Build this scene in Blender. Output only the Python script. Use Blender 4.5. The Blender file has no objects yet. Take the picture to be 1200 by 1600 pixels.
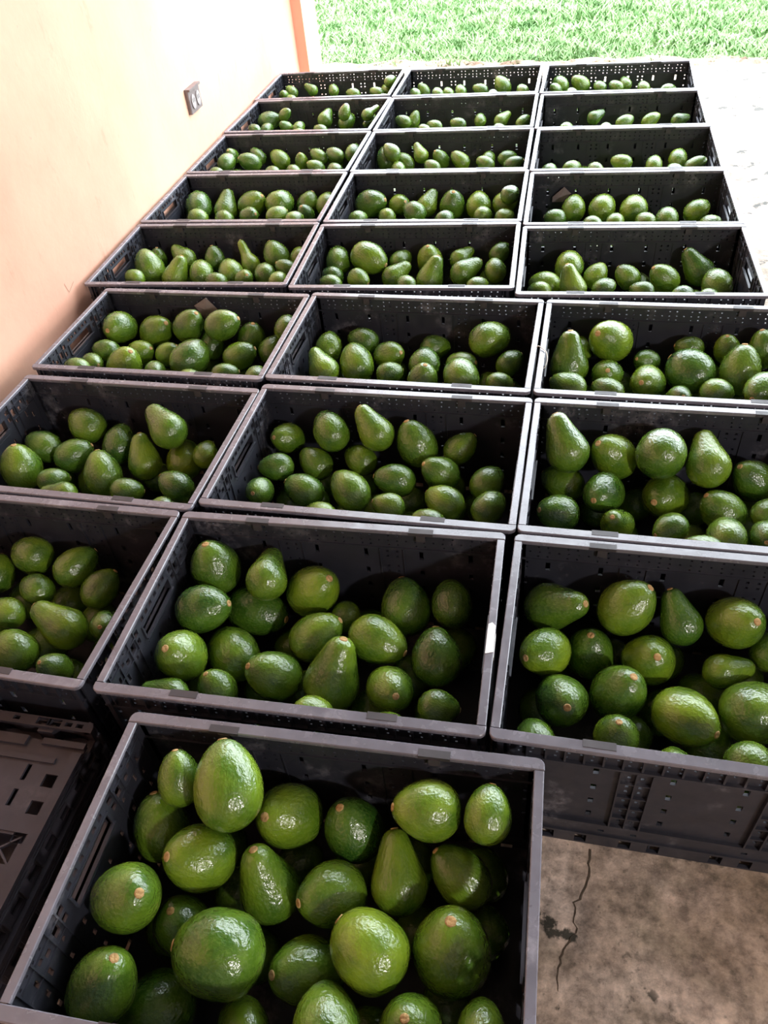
import bpy, math, random
import numpy as np
from mathutils import Vector, Matrix

# ------------------------------------------------------------------ camera, sky, lamp, exposure
scene = bpy.context.scene
COL = scene.collection
cam_data = bpy.data.cameras.new('camera')
cam_data.sensor_fit = 'VERTICAL'
cam_data.sensor_height = 24.0
cam_data.lens = 1219.541 / 1600.0 * 24.0
cam_data.clip_start = 0.02
cam = bpy.data.objects.new('camera', cam_data)
COL.objects.link(cam)
RX, UP, FW = ((0.976286, 0.198742, -0.085829), (-0.076043, 0.686037, 0.723582), (-0.202688, 0.699897, -0.684881))
cam.matrix_world = Matrix(((RX[0], UP[0], -FW[0], 0.0),
                           (RX[1], UP[1], -FW[1], 0.0),
                           (RX[2], UP[2], -FW[2], 1.25887),
                           (0, 0, 0, 1)))
scene.camera = cam

world = bpy.data.worlds.new('overcast_sky')
scene.world = world
world.use_nodes = True
bg = world.node_tree.nodes['Background']
bg.inputs['Color'].default_value = (0.86, 0.94, 1.0, 1)      # even white overcast
bg.inputs['Strength'].default_value = 9.5

def lamp(name, kind, loc, power, color, **kw):
    d = bpy.data.lights.new(name, kind)
    d.energy = power
    d.color = color
    for k, v in kw.items():
        setattr(d, k, v)
    o = bpy.data.objects.new(name, d)
    o.location = loc
    COL.objects.link(o)
    return o

# bare bulb on the wall to the right behind the photographer
lamp('wall_bulb', 'POINT', (2.25, -1.45, 1.80), 225.0, (1.0, 0.95, 0.92), shadow_soft_size=0.11)

scene.view_settings.view_transform = 'Standard'
scene.view_settings.look = 'None'
scene.view_settings.gamma = 1.0
scene.view_settings.use_curve_mapping = False
scene.view_settings.exposure = 0.0

# ------------------------------------------------------------------ helpers
def tag(o, label=None, cat=None, group=None, kind=None):
    if label: o['label'] = label
    if cat: o['category'] = cat
    if group: o['group'] = group
    if kind: o['kind'] = kind
    return o

class MB:
    """collects polygons and links them as one mesh object"""
    def __init__(self):
        self.v = []
        self.f = []
    def poly(self, pts):
        n = len(self.v)
        self.v += [tuple(p) for p in pts]
        self.f.append(tuple(range(n, n + len(pts))))
    def box(self, x0, x1, y0, y1, z0, z1):
        n = len(self.v)
        self.v += [(x0, y0, z0), (x1, y0, z0), (x1, y1, z0), (x0, y1, z0),
                   (x0, y0, z1), (x1, y0, z1), (x1, y1, z1), (x0, y1, z1)]
        for q in ((0, 3, 2, 1), (4, 5, 6, 7), (0, 1, 5, 4), (1, 2, 6, 5), (2, 3, 7, 6), (3, 0, 4, 7)):
            self.f.append(tuple(n + i for i in q))
    def prism(self, outline, z0, z1):
        """outline counter-clockwise in xy"""
        n = len(self.v)
        k = len(outline)
        self.v += [(x, y, z0) for x, y in outline] + [(x, y, z1) for x, y in outline]
        self.f.append(tuple(n + k - 1 - i for i in range(k)))
        self.f.append(tuple(n + k + i for i in range(k)))
        for i in range(k):
            j = (i + 1) % k
            self.f.append((n + i, n + j, n + k + j, n + k + i))
    def panel(self, u0, u1, v0, v1, w0, w1, holes, frame):
        """flat plate with rectangular through holes; frame maps (u, v, w) to xyz"""
        def quad(a, b, c, d):
            self.poly([frame(*a), frame(*b), frame(*c), frame(*d)])
        cuts = sorted({v0, v1} | {h[2] for h in holes} | {h[3] for h in holes})
        for a, b in zip(cuts[:-1], cuts[1:]):
            m = (a + b) / 2
            hs = sorted((h[0], h[1]) for h in holes if h[2] < m < h[3])
            u = u0
            spans = []
            for p, q in hs:
                if p > u: spans.append((u, p))
                u = max(u, q)
            if u < u1: spans.append((u, u1))
            for p, q in spans:
                quad((p, a, w1), (q, a, w1), (q, b, w1), (p, b, w1))
                quad((q, a, w0), (p, a, w0), (p, b, w0), (q, b, w0))
        for p, q, a, b in holes:
            quad((p, a, w0), (p, a, w1), (p, b, w1), (p, b, w0))
            quad((q, a, w1), (q, a, w0), (q, b, w0), (q, b, w1))
            quad((p, a, w1), (p, a, w0), (q, a, w0), (q, a, w1))
            quad((p, b, w0), (p, b, w1), (q, b, w1), (q, b, w0))
        quad((u0, v0, w0), (u0, v0, w1), (u0, v1, w1), (u0, v1, w0))
        quad((u1, v0, w1), (u1, v0, w0), (u1, v1, w0), (u1, v1, w1))
        quad((u0, v0, w1), (u0, v0, w0), (u1, v0, w0), (u1, v0, w1))
        quad((u0, v1, w0), (u0, v1, w1), (u1, v1, w1), (u1, v1, w0))
    def mesh(self, name, mat, smooth=False):
        me = bpy.data.meshes.new(name)
        me.from_pydata(self.v, [], self.f)
        me.materials.append(mat)
        if smooth:
            me.polygons.foreach_set('use_smooth', [True] * len(me.polygons))
        me.update()
        return me

def link(name, me, parent=None, loc=None, rot=None):
    o = bpy.data.objects.new(name, me)
    COL.objects.link(o)
    o.parent = parent
    if loc is not None: o.location = loc
    if rot is not None: o.rotation_euler = rot
    return o

# ------------------------------------------------------------------ materials
def new_mat(name):
    m = bpy.data.materials.new(name)
    m.use_nodes = True
    nt = m.node_tree
    return m, nt, nt.nodes['Principled BSDF']

def node(nt, kind, **kw):
    n = nt.nodes.new(kind)
    for k, v in kw.items():
        if k in n.inputs.keys():
            n.inputs[k].default_value = v
        else:
            setattr(n, k, v)
    return n

def noise(nt, vec, scale, detail=4.0, rough=0.55):
    n = node(nt, 'ShaderNodeTexNoise', Scale=scale, Detail=detail, Roughness=rough)
    nt.links.new(vec, n.inputs['Vector'])
    return n.outputs['Fac']

def ramp(nt, fac, stops):
    r = nt.nodes.new('ShaderNodeValToRGB')
    while len(r.color_ramp.elements) < len(stops):
        r.color_ramp.elements.new(0.5)
    for e, (p, c) in zip(r.color_ramp.elements, stops):
        e.position = p
        e.color = (c[0], c[1], c[2], 1) if isinstance(c, (tuple, list)) else (c, c, c, 1)
    nt.links.new(fac, r.inputs['Fac'])
    return r.outputs['Color']

def mix(nt, fac, a, b, blend='MIX'):
    n = nt.nodes.new('ShaderNodeMix')
    n.data_type = 'RGBA'
    n.blend_type = blend
    for sock, val in ((n.inputs[0], fac), (n.inputs[6], a), (n.inputs[7], b)):
        if isinstance(val, bpy.types.NodeSocket):
            nt.links.new(val, sock)
        elif isinstance(val, (tuple, list)):
            sock.default_value = (val[0], val[1], val[2], 1)
        else:
            sock.default_value = val
    return n.outputs[2]

def math_node(nt, op, a, b=0.0, clamp=False):
    n = nt.nodes.new('ShaderNodeMath')
    n.operation = op
    n.use_clamp = clamp
    for sock, val in ((n.inputs[0], a), (n.inputs[1], b)):
        if isinstance(val, bpy.types.NodeSocket): nt.links.new(val, sock)
        else: sock.default_value = val
    return n.outputs[0]

def bump(nt, bsdf, height, strength, dist):
    b = node(nt, 'ShaderNodeBump', Strength=strength, Distance=dist)
    nt.links.new(height, b.inputs['Height'])
    nt.links.new(b.outputs['Normal'], bsdf.inputs['Normal'])

def coords(nt, which='Object'):
    return nt.nodes.new('ShaderNodeTexCoord').outputs[which]

def offset_coords(nt):
    """object coordinates shifted per object so that copies wear differently"""
    c = coords(nt)
    info = nt.nodes.new('ShaderNodeObjectInfo')
    k = nt.nodes.new('ShaderNodeVectorMath'); k.operation = 'MULTIPLY_ADD'
    nt.links.new(info.outputs['Random'], k.inputs[0])
    k.inputs[1].default_value = (37.0, 53.0, 71.0)
    nt.links.new(c, k.inputs[2])
    return k.outputs[0]

def plastic(name, base, scuff, rough, amount, spec=0.5):
    m, nt, b = new_mat(name)
    b.inputs['Specular IOR Level'].default_value = spec
    c = offset_coords(nt)
    big = noise(nt, c, 9.0, 5, 0.6)
    fine = noise(nt, c, 60.0, 4, 0.7)
    s = math_node(nt, 'MULTIPLY', ramp(nt, big, [(0.56, 0.0), (0.74, 1.0)]), ramp(nt, fine, [(0.42, 0.0), (0.62, 1.0)]))
    s = math_node(nt, 'MULTIPLY', s, amount)
    dust = ramp(nt, noise(nt, c, 24.0, 3), [(0.3, 0.85), (0.7, 1.15)])
    col = mix(nt, 1.0, base, dust, 'MULTIPLY')
    nt.links.new(mix(nt, s, col, scuff), b.inputs['Base Color'])
    rr = ramp(nt, noise(nt, c, 45.0, 3), [(0.3, rough - 0.07), (0.7, rough + 0.09)])
    nt.links.new(rr, b.inputs['Roughness'])
    bump(nt, b, noise(nt, c, 40.0, 2), 0.12, 0.002)
    return m

M_WALL_PLASTIC = plastic('black_crate_plastic', (0.025, 0.026, 0.036), (0.26, 0.25, 0.28), 0.42, 0.75)
M_RIM = plastic('grey_rim_plastic', (0.150, 0.145, 0.175), (0.46, 0.44, 0.48), 0.23, 0.45, 0.85)
M_LATCH = plastic('dark_latch_plastic', (0.045, 0.040, 0.046), (0.12, 0.11, 0.12), 0.55, 0.2)
M_FOLDED = plastic('dusty_folded_plastic', (0.033, 0.029, 0.038), (0.10, 0.085, 0.095), 0.5, 0.5)

def avocado_material(name, k):
    m, nt, b = new_mat(name)
    c = offset_coords(nt)
    info = nt.nodes.new('ShaderNodeObjectInfo')
    sep = nt.nodes.new('ShaderNodeSeparateColor')
    nt.links.new(info.outputs['Color'], sep.inputs[0])
    tone = sep.outputs[0]
    dark = mix(nt, tone, (0.020, 0.074, 0.008), (0.085, 0.178, 0.010))
    light = mix(nt, tone, (0.066, 0.162, 0.012), (0.230, 0.335, 0.018))
    patch = ramp(nt, noise(nt, c, 1.6 * k, 3), [(0.36, 0.0), (0.66, 1.0)])
    col = mix(nt, patch, dark, light)
    speck = ramp(nt, noise(nt, c, 26.0 * k, 2, 0.6), [(0.50, 0.0), (0.68, 1.0)])
    col = mix(nt, math_node(nt, 'MULTIPLY', speck, 0.25), col, (0.20, 0.27, 0.06))
    brown = ramp(nt, noise(nt, c, 2.6 * k, 5, 0.65), [(0.68, 0.0), (0.80, 1.0)])
    col = mix(nt, math_node(nt, 'MULTIPLY', brown, 0.45), col, (0.10, 0.075, 0.022))
    nt.links.new(col, b.inputs['Base Color'])
    b.inputs['Roughness'].default_value = 0.26
    b.inputs['Specular IOR Level'].default_value = 0.6
    b.inputs['Coat Weight'].default_value = 0.6
    b.inputs['Coat Roughness'].default_value = 0.08
    b.inputs['Coat IOR'].default_value = 1.5
    bump(nt, b, noise(nt, c, 17.0 * k, 3, 0.5), 0.21, 0.012)
    nt.links.new(b.inputs['Normal'].links[0].from_socket, b.inputs['Coat Normal'])
    return m
M_AVO = avocado_material("avocado_skin", 1.0)
M_HEAP = avocado_material("avocado_skin_in_heap", 12.0)

def simple(name, base, var, scale, rough, bstr=0.0, bdist=0.002):
    m, nt, b = new_mat(name)
    c = coords(nt)
    f = noise(nt, c, scale, 5, 0.6)
    nt.links.new(ramp(nt, f, [(0.3, base), (0.7, var)]), b.inputs['Base Color'])
    b.inputs['Roughness'].default_value = rough
    if bstr:
        bump(nt, b, f, bstr, bdist)
    return m
M_STEM = simple('tan_stem_scar', (0.42, 0.24, 0.09), (0.60, 0.40, 0.17), 6.0, 0.75, 0.4, 0.05)
M_PAPER = simple('grey_brown_scrap', (0.16, 0.13, 0.13), (0.24, 0.20, 0.19), 40.0, 0.8)
M_STICKER = simple('white_sticker', (0.80, 0.80, 0.80), (0.95, 0.95, 0.95), 90.0, 0.6)
M_STRING = simple('pale_string', (0.70, 0.68, 0.60), (0.85, 0.82, 0.75), 200.0, 0.8)
M_BOX = simple('grey_socket_box', (0.17, 0.13, 0.13), (0.23, 0.18, 0.18), 30.0, 0.5)
M_SOCKET = simple('pale_socket', (0.36, 0.31, 0.31), (0.42, 0.37, 0.37), 30.0, 0.5)
M_DARK = simple('dark_slot', (0.03, 0.03, 0.03), (0.05, 0.05, 0.05), 30.0, 0.7)

def wall_material():
    m, nt, b = new_mat('peach_painted_plaster')
    c = coords(nt)
    n1 = noise(nt, c, 1.1, 6, 0.6)
    col = ramp(nt, n1, [(0.34, (0.66, 0.32, 0.22)), (0.50, (0.73, 0.39, 0.275)), (0.66, (0.80, 0.47, 0.33))])
    st = nt.nodes.new('ShaderNodeMapping'); st.inputs['Scale'].default_value = (1, 5.0, 1.6)
    nt.links.new(c, st.inputs['Vector'])
    streak = ramp(nt, noise(nt, st.outputs[0], 3.2, 6, 0.7), [(0.60, 0.0), (0.72, 1.0)])
    col = mix(nt, math_node(nt, 'MULTIPLY', streak, 0.55), col, (0.50, 0.24, 0.15))
    chip = ramp(nt, noise(nt, c, 14.0, 5, 0.7), [(0.66, 0.0), (0.72, 1.0)])
    col = mix(nt, math_node(nt, 'MULTIPLY', chip, 0.7), col, (0.40, 0.28, 0.22))
    nt.links.new(col, b.inputs['Base Color'])
    b.inputs['Roughness'].default_value = 0.62
    bump(nt, b, noise(nt, c, 7.0, 6, 0.6), 0.25, 0.01)
    return m
M_WALL = wall_material()
M_PILASTER = simple('orange_painted_plaster', (0.78, 0.36, 0.24), (0.82, 0.42, 0.29), 4.0, 0.7, 0.15, 0.005)
M_PLAIN = simple('cream_plaster', (0.20, 0.15, 0.12), (0.26, 0.20, 0.16), 2.0, 0.85)
M_CEIL = simple('grey_ceiling_sheet', (0.10, 0.09, 0.08), (0.14, 0.12, 0.11), 2.0, 0.85)

def floor_material():
    m, nt, b = new_mat('stained_concrete')
    c = coords(nt)
    n1 = noise(nt, c, 3.0, 6, 0.62)
    n2 = noise(nt, c, 16.0, 6, 0.68)
    col = ramp(nt, n1, [(0.36, (0.28, 0.21, 0.15)), (0.50, (0.50, 0.39, 0.32)), (0.62, (0.68, 0.56, 0.49))])
    col = mix(nt, 0.75, col, ramp(nt, n2, [(0.32, 0.35), (0.5, 1.0), (0.68, 1.5)]), 'MULTIPLY')
    olive = ramp(nt, noise(nt, c, 7.0, 4, 0.6), [(0.50, 0.0), (0.68, 1.0)])
    col = mix(nt, math_node(nt, 'MULTIPLY', olive, 0.35), col, (0.20, 0.18, 0.10))
    chip = ramp(nt, noise(nt, c, 13.0, 6, 0.6), [(0.585, 0.0), (0.62, 1.0)])
    where = ramp(nt, noise(nt, c, 3.4, 2), [(0.44, 0.0), (0.52, 1.0)])
    col = mix(nt, math_node(nt, 'MULTIPLY', chip, where), col, (0.055, 0.05, 0.04))
    col = mix(nt, 0.8, col, ramp(nt, noise(nt, c, 34.0, 5, 0.7), [(0.36, 0.45), (0.5, 1.0), (0.64, 1.45)]), 'MULTIPLY')
    speck = ramp(nt, noise(nt, c, 70.0, 3, 0.6), [(0.62, 0.0), (0.70, 1.0)])
    col = mix(nt, math_node(nt, 'MULTIPLY', speck, 0.5), col, (0.09, 0.08, 0.06))
    nt.links.new(col, b.inputs['Base Color'])
    b.inputs['Roughness'].default_value = 0.72
    bump(nt, b, n2, 0.45, 0.008)
    return m
M_FLOOR = floor_material()
M_CRACK = simple('crack_dirt', (0.06, 0.045, 0.03), (0.12, 0.09, 0.065), 60.0, 0.9)
M_SOIL = simple('bare_soil', (0.20, 0.13, 0.09), (0.50, 0.42, 0.34), 9.0, 0.95, 0.8, 0.03)

def grass_material():
    m, nt, b = new_mat('meadow_grass')
    c = coords(nt)
    col = ramp(nt, noise(nt, c, 5.0, 4, 0.65), [(0.34, (0.12, 0.23, 0.085)), (0.5, (0.22, 0.35, 0.15)), (0.66, (0.36, 0.47, 0.27))])
    dry = ramp(nt, noise(nt, c, 2.0, 4, 0.6), [(0.60, 0.0), (0.74, 1.0)])
    col = mix(nt, math_node(nt, 'MULTIPLY', dry, 0.6), col, (0.60, 0.58, 0.44))
    nt.links.new(col, b.inputs['Base Color'])
    b.inputs['Roughness'].default_value = 0.8
    b.inputs['Specular IOR Level'].default_value = 0.15
    return m
M_GRASS = grass_material()

# ------------------------------------------------------------------ the setting
def struct(name, mb, mat, loc=None, rotz=0.0, parent=None):
    o = link(name, mb.mesh(name, mat), parent, loc, (0, 0, rotz))
    if parent is None: o['kind'] = 'structure'
    return o

WALL_ROT = math.radians(0.8)
WALL_AT = (-1.352, 1.8, 0.0)          # a point of the wall's painted face
mb = MB(); mb.prism([(-1.6, -2.6), (3.6, -2.6), (3.6, 4.75), (-1.6, 5.12)], -0.15, 0.0)
floor = struct('floor', mb, M_FLOOR)
mb = MB(); mb.box(-0.2, 0.0, -4.4, 2.66, 0.0, 2.75)
wall_left = struct('wall_left', mb, M_WALL, WALL_AT, WALL_ROT)
mb = MB(); mb.box(0.0, 0.052, 2.41, 2.655, 0.0, 2.75)
trim = struct('trim_1', mb, M_PILASTER, WALL_AT, WALL_ROT)
mb = MB(); mb.box(3.4, 3.6, -2.6, 2.2, 0.0, 2.75)
struct('wall_right', mb, M_PLAIN)
mb = MB(); mb.box(-1.6, 3.6, -2.8, -2.6, 0.0, 2.75)
struct('wall_back', mb, M_PLAIN)
mb = MB(); mb.box(-1.7, 3.6, -2.8, 3.2, 2.75, 2.87)
struct('ceiling', mb, M_CEIL)

# a V-shaped scratch in the paint
mb = MB()
for (ya, za), (yb, zb) in (((-0.030, 0.312), (-0.022, 0.282)), ((-0.023, 0.282), (0.014, 0.296))):
    d = Vector((yb - ya, zb - za)).normalized() * 0.0011
    mb.poly([(0.0006, ya - d.y, za + d.x), (0.0006, ya + d.y, za - d.x), (0.0006, yb + d.y, zb - d.x), (0.0006, yb - d.y, zb + d.x)])
link('scratch', mb.mesh('scratch', simple('scratched_plaster', (0.38, 0.20, 0.13), (0.46, 0.26, 0.18), 40.0, 0.8)), wall_left)

# crack across the concrete, a shallow ragged groove filled with dirt
random.seed(4)
pts = [(0.1088, 0.5623, 0.0015), (0.1084, 0.5546, 0.0017), (0.1088, 0.5469, 0.0013), (0.1060, 0.5391, 0.0014), (0.1081, 0.5329, 0.0009), (0.1082, 0.5267, 0.0014), (0.1077, 0.5204, 0.0015), (0.1049, 0.5115, 0.0013), (0.1026, 0.5027, 0.0014), (0.0980, 0.4935, 0.0014), (0.0962, 0.4881, 0.0012), (0.0951, 0.4827, 0.0016), (0.0854, 0.4771, 0.0011), (0.0886, 0.4701, 0.0007), (0.0883, 0.4630, 0.0011), (0.0868, 0.4557, 0.0005), (0.0860, 0.4486, 0.0008), (0.0918, 0.4415, 0.0008), (0.0903, 0.4341, 0.0006), (0.0826, 0.4274, 0.0005), (0.0814, 0.4206, 0.0012), (0.0760, 0.4136, 0.0009), (0.0731, 0.4082, 0.0011), (0.0724, 0.4029, 0.0012), (0.0689, 0.3973, 0.0012), (0.0704, 0.3904, 0.0011), (0.0669, 0.3835, 0.0010), (0.0666, 0.3763, 0.0005), (0.0657, 0.3688, 0.0008), (0.0674, 0.3613, 0.0005), (0.0675, 0.3535, 0.0004)]
mb = MB()
for i in range(len(pts) - 1):
    (xa, ya, wa), (xb, yb, wb) = pts[i], pts[i + 1]
    mb.poly([(xa - wa, ya, 0.0008), (xb - wb, yb, 0.0008), (xb + wb, yb, 0.0008), (xa + wa, ya, 0.0008)])
link('crack', mb.mesh('crack', M_CRACK), floor)

# lawn: ground sheet, soil edge, blades
mb = MB(); mb.box(-30, 30, 4.40, 60, -0.4, -0.03)
struct('ground', mb, M_GRASS)
rs = np.random.RandomState(7)
nx, ny = 260, 14
mb = MB()
for i in range(nx + 1):
    x = -3.2 + 7.0 * i / nx
    for j in range(ny + 1):
        t = j / ny
        y = 4.86 - 0.09 * x + 0.20 * t + 0.03 * math.sin(5 * x) + 0.025 * math.sin(17 * x + 1)
        z = 0.022 * math.sin(math.pi * t) ** 1.5 * (0.4 + rs.rand()) - 0.008
        mb.v.append((x, y, z))
for i in range(nx):
    for j in range(ny):
        a = i * (ny + 1) + j
        mb.f.append((a, a + ny + 1, a + ny + 2, a + 1))
o = link('soil_edge', mb.mesh('soil_edge', M_SOIL)); o['kind'] = 'structure'

NB = 90000
bx = rs.uniform(-3.2, 3.8, NB); by = 4.95 - 0.09 * bx + 4.2 * rs.rand(NB) ** 1.3
clump = 0.5 + 0.5 * np.sin(bx * 9 + 2 * np.sin(by * 7)) * np.sin(by * 8 + 1.7 * np.sin(bx * 6))
ht = (0.022 + 0.042 * rs.rand(NB)) * (0.55 + 0.75 * clump)
wd = 0.003 + 0.0055 * rs.rand(NB)
an = rs.uniform(0, 2 * math.pi, NB); ln = rs.uniform(0.3, 1.5, NB)
dx, dy = np.cos(an), np.sin(an)
V = np.zeros((NB, 5, 3))
for k, (t, wf) in enumerate(((0, 1), (0, -1), (0.55, -0.8), (0.55, 0.8), (1.0, 0))):
    V[:, k, 0] = bx - dy * wd * wf + dx * ht * ln * t * t
    V[:, k, 1] = by + dx * wd * wf + dy * ht * ln * t * t
    V[:, k, 2] = -0.03 + ht * t
base_i = np.arange(NB) * 5
F = [(a, a + 1, a + 2, a + 3) for a in base_i.tolist()] + [(a + 3, a + 2, a + 4) for a in base_i.tolist()]
me = bpy.data.meshes.new('lawn_grass')
me.from_pydata(V.reshape(-1, 3).tolist(), [], F)
me.materials.append(M_GRASS)
tag(link('lawn_grass', me), 'bright green grass of the lawn beyond the concrete', 'grass', kind='stuff')

# ------------------------------------------------------------------ crates
CH = 0.285                     # crate height
LX, LY = 0.300, 0.200          # half length, half width at the rim

def frame_long(sign):
    return lambda u, v, w: (u * -sign, sign * w, v)
def frame_end(sign):
    return lambda u, v, w: (sign * w, u * sign, v)

def dot(u, v, s, h=None):
    h = h or s
    return (u - s / 2, u + s / 2, v - h / 2, v + h / 2)

def long_wall_mesh(sign):
    holes = []
    for x in (-0.240, -0.150, -0.047, 0.047, 0.150, 0.240):
        for z, h in ((0.095, 0.013), (0.135, 0.013), (0.176, 0.014), (0.223, 0.020)):
            holes.append(dot(x, z, 0.008, h))
    for x in (-0.277, -0.096, 0.096, 0.277):
        for s in ((0.0,) if abs(x) > 0.2 else (-0.009, 0.009)):
            for z in (0.085, 0.117, 0.149, 0.177, 0.191, 0.217, 0.230):
                holes.append(dot(x + s, z, 0.0052))
    for i in range(34):
        holes.append(dot(-0.2723 + 0.0165 * i, 0.2580, 0.0036))
    for i in range(11):
        for s in (-0.008, 0.008):
            holes.append(dot(-0.25 + 0.05 * i + s, 0.2700, 0.0036))
            holes.append(dot(-0.25 + 0.05 * i + s, 0.2475, 0.0036))
    fr = frame_long(sign)
    mb = MB()
    mb.panel(-0.288, 0.288, 0.066, 0.2785, 0.186, 0.1905, holes, fr)
    def rib(u0, u1, v0, v1, w0, w1):
        a, b = fr(u0, v0, w0), fr(u1, v1, w1)
        mb.box(min(a[0], b[0]), max(a[0], b[0]), min(a[1], b[1]), max(a[1], b[1]), v0, v1)
    for x in (-0.096, 0.096):                             # lattice pockets outside
        for s in (-0.023, -0.0012, 0.0205):
            rib(x + s, x + s + 0.0025, 0.070, 0.2375, 0.1905, 0.1965)
        for z in (0.070, 0.100, 0.132, 0.164, 0.203, 0.2355):
            rib(x - 0.0205, x + 0.0205, z, z + 0.002, 0.1905, 0.1955)
        for s in (-0.0225, 0.0215):                       # shallow seams inside
            rib(x + s, x + s + 0.0018, 0.070, 0.2375, 0.1838, 0.186)
    rib(-0.288, 0.288, 0.2395, 0.2425, 0.1832, 0.186)     # ledge under the dotted band
    rib(-0.292, 0.292, 0.0660, 0.0715, 0.1905, 0.1960)    # hinge line
    rib(-0.292, 0.292, 0.2385, 0.2425, 0.1905, 0.1965)
    for i in range(22):
        x = -0.273 + 0.026 * i
        rib(x - 0.0015, x + 0.0015, 0.2415, 0.2780, 0.1905, 0.1955)
    for x in (-0.288, 0.2795):
        rib(x, x + 0.0085, 0.0660, 0.2780, 0.1860, 0.1975)
    return mb.mesh('long_wall', M_WALL_PLASTIC)

def end_wall_mesh(sign):
    holes = [(-0.055, 0.053, 0.231, 0.2555)]
    for y in (-0.165, -0.150, -0.135, -0.120, 0.120, 0.135, 0.150, 0.165):
        holes.append(dot(y, 0.2700, 0.0036))
    for s in (-1, 1):
        for y, z, w, h in ((0.073, 0.262, 0.012, 0.012), (0.074, 0.243, 0.010, 0.012), (0.093, 0.250, 0.012, 0.018), (0.093, 0.226, 0.006, 0.010),
                           (0.117, 0.246, 0.010, 0.010), (0.130, 0.256, 0.008, 0.010), (0.130, 0.220, 0.006, 0.016), (0.150, 0.240, 0.006, 0.014),
                           (0.150, 0.205, 0.006, 0.014), (0.150, 0.165, 0.006, 0.014), (0.150, 0.125, 0.006, 0.014), (0.100, 0.185, 0.006, 0.012),
                           (0.060, 0.190, 0.006, 0.012), (0.020, 0.190, 0.006, 0.012), (0.100, 0.145, 0.006, 0.012), (0.060, 0.150, 0.006, 0.012),
                           (0.020, 0.150, 0.006, 0.012), (0.100, 0.100, 0.006, 0.012), (0.060, 0.105, 0.006, 0.012), (0.020, 0.105, 0.006, 0.012),
                           (0.045, 0.2670, 0.010, 0.008), (0.028, 0.2670, 0.010, 0.008), (0.010, 0.2670, 0.010, 0.008)):
            holes.append((s * y - w / 2, s * y + w / 2, z - h / 2, z + h / 2))
    fr = frame_end(sign)
    mb = MB()
    mb.panel(-0.1862, 0.1862, 0.066, 0.2785, 0.2875, 0.292, holes, fr)
    def rib(u0, u1, v0, v1, w0, w1):
        a, b = fr(u0, v0, w0), fr(u1, v1, w1)
        mb.box(min(a[0], b[0]), max(a[0], b[0]), min(a[1], b[1]), max(a[1], b[1]), v0, v1)
    rib(-0.059, 0.057, 0.2275, 0.2310, 0.2815, 0.2975)    # lips round the hand hole
    rib(-0.059, 0.057, 0.2555, 0.2585, 0.2850, 0.2975)
    for s in (-0.059, 0.053):
        rib(s, s + 0.004, 0.2310, 0.2555, 0.2845, 0.2975)
    rib(-0.055, 0.053, 0.2145, 0.2165, 0.2862, 0.2875)
    for y in (-0.172, -0.141, -0.106, -0.083, 0.081, 0.104, 0.139, 0.170):
        rib(y, y + 0.002, 0.070, 0.2780, 0.2848, 0.2875)
        rib(y, y + 0.002, 0.070, 0.2780, 0.2920, 0.2970)
    for a, b in ((-0.170, -0.141), (-0.139, -0.108), (-0.104, -0.085), (0.083, 0.104), (0.106, 0.139), (0.141, 0.170)):
        rib(a, b, 0.2335, 0.2355, 0.2850, 0.2875)
        rib(a, b, 0.2625, 0.2645, 0.2850, 0.2875)
    for z in (0.090, 0.130, 0.170, 0.2105):
        rib(-0.181, 0.181, z, z + 0.002, 0.2920, 0.2965)
    for i in range(12):
        y = -0.165 + 0.03 * i
        rib(y - 0.001, y + 0.001, 0.2590, 0.2780, 0.2920, 0.2965)
    return mb.mesh('end_wall', M_WALL_PLASTIC)

def round_corner(cx, cy, r, a0, n=5):
    return [(cx + r * math.cos(a0 + math.pi / 2 * i / n), cy + r * math.sin(a0 + math.pi / 2 * i / n)) for i in range(n + 1)]

def long_rim_mesh(sign):
    """top bar with two rounded outer corners and softened upper edges"""
    def outline(i):
        r = 0.011
        pts = [(-LX + i, 0.1825 + i), (LX - i, 0.1825 + i)]
        pts += round_corner(LX - r, LY - r, r - i, 0.0)
        pts += round_corner(-LX + r, LY - r, r - i, math.pi / 2)
        return [(x * -sign, y * sign) if sign < 0 else (x, y) for x, y in pts] if sign > 0 else [(-x, -y) for x, y in pts]
    a, b = outline(0.0), outline(0.0013)
    mb = MB()
    k = len(a)
    mb.v += [(x, y, CH - 0.007) for x, y in a] + [(x, y, CH - 0.0013) for x, y in a] + [(x, y, CH) for x, y in b]
    mb.f.append(tuple(range(k - 1, -1, -1)))
    mb.f.append(tuple(range(2 * k, 3 * k)))
    for lv in (0, k):
        for i in range(k):
            j = (i + 1) % k
            mb.f.append((lv + i, lv + j, lv + k + j, lv + k + i))
    return mb.mesh('rim', M_RIM)

def end_rim_mesh(sign):
    def outline(i):
        x0, x1 = 0.2862 + i, LX - 0.0005 - i
        return [(sign * x, y) for x, y in ((x0, -0.1815), (x1, -0.1815), (x1, 0.1815), (x0, 0.1815))][::sign]
    a, b = outline(0.0), outline(0.0012)
    mb = MB()
    zt = CH - 0.0006
    mb.v += [(x, y, CH - 0.007) for x, y in a] + [(x, y, zt - 0.0012) for x, y in a] + [(x, y, zt) for x, y in b]
    mb.f += [(3, 2, 1, 0), (8, 9, 10, 11)]
    for lv in (0, 4):
        for i in range(4):
            j = (i + 1) % 4
            mb.f.append((lv + i, lv + j, lv + 4 + j, lv + 4 + i))
    return mb.mesh('rim', M_RIM)

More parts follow.
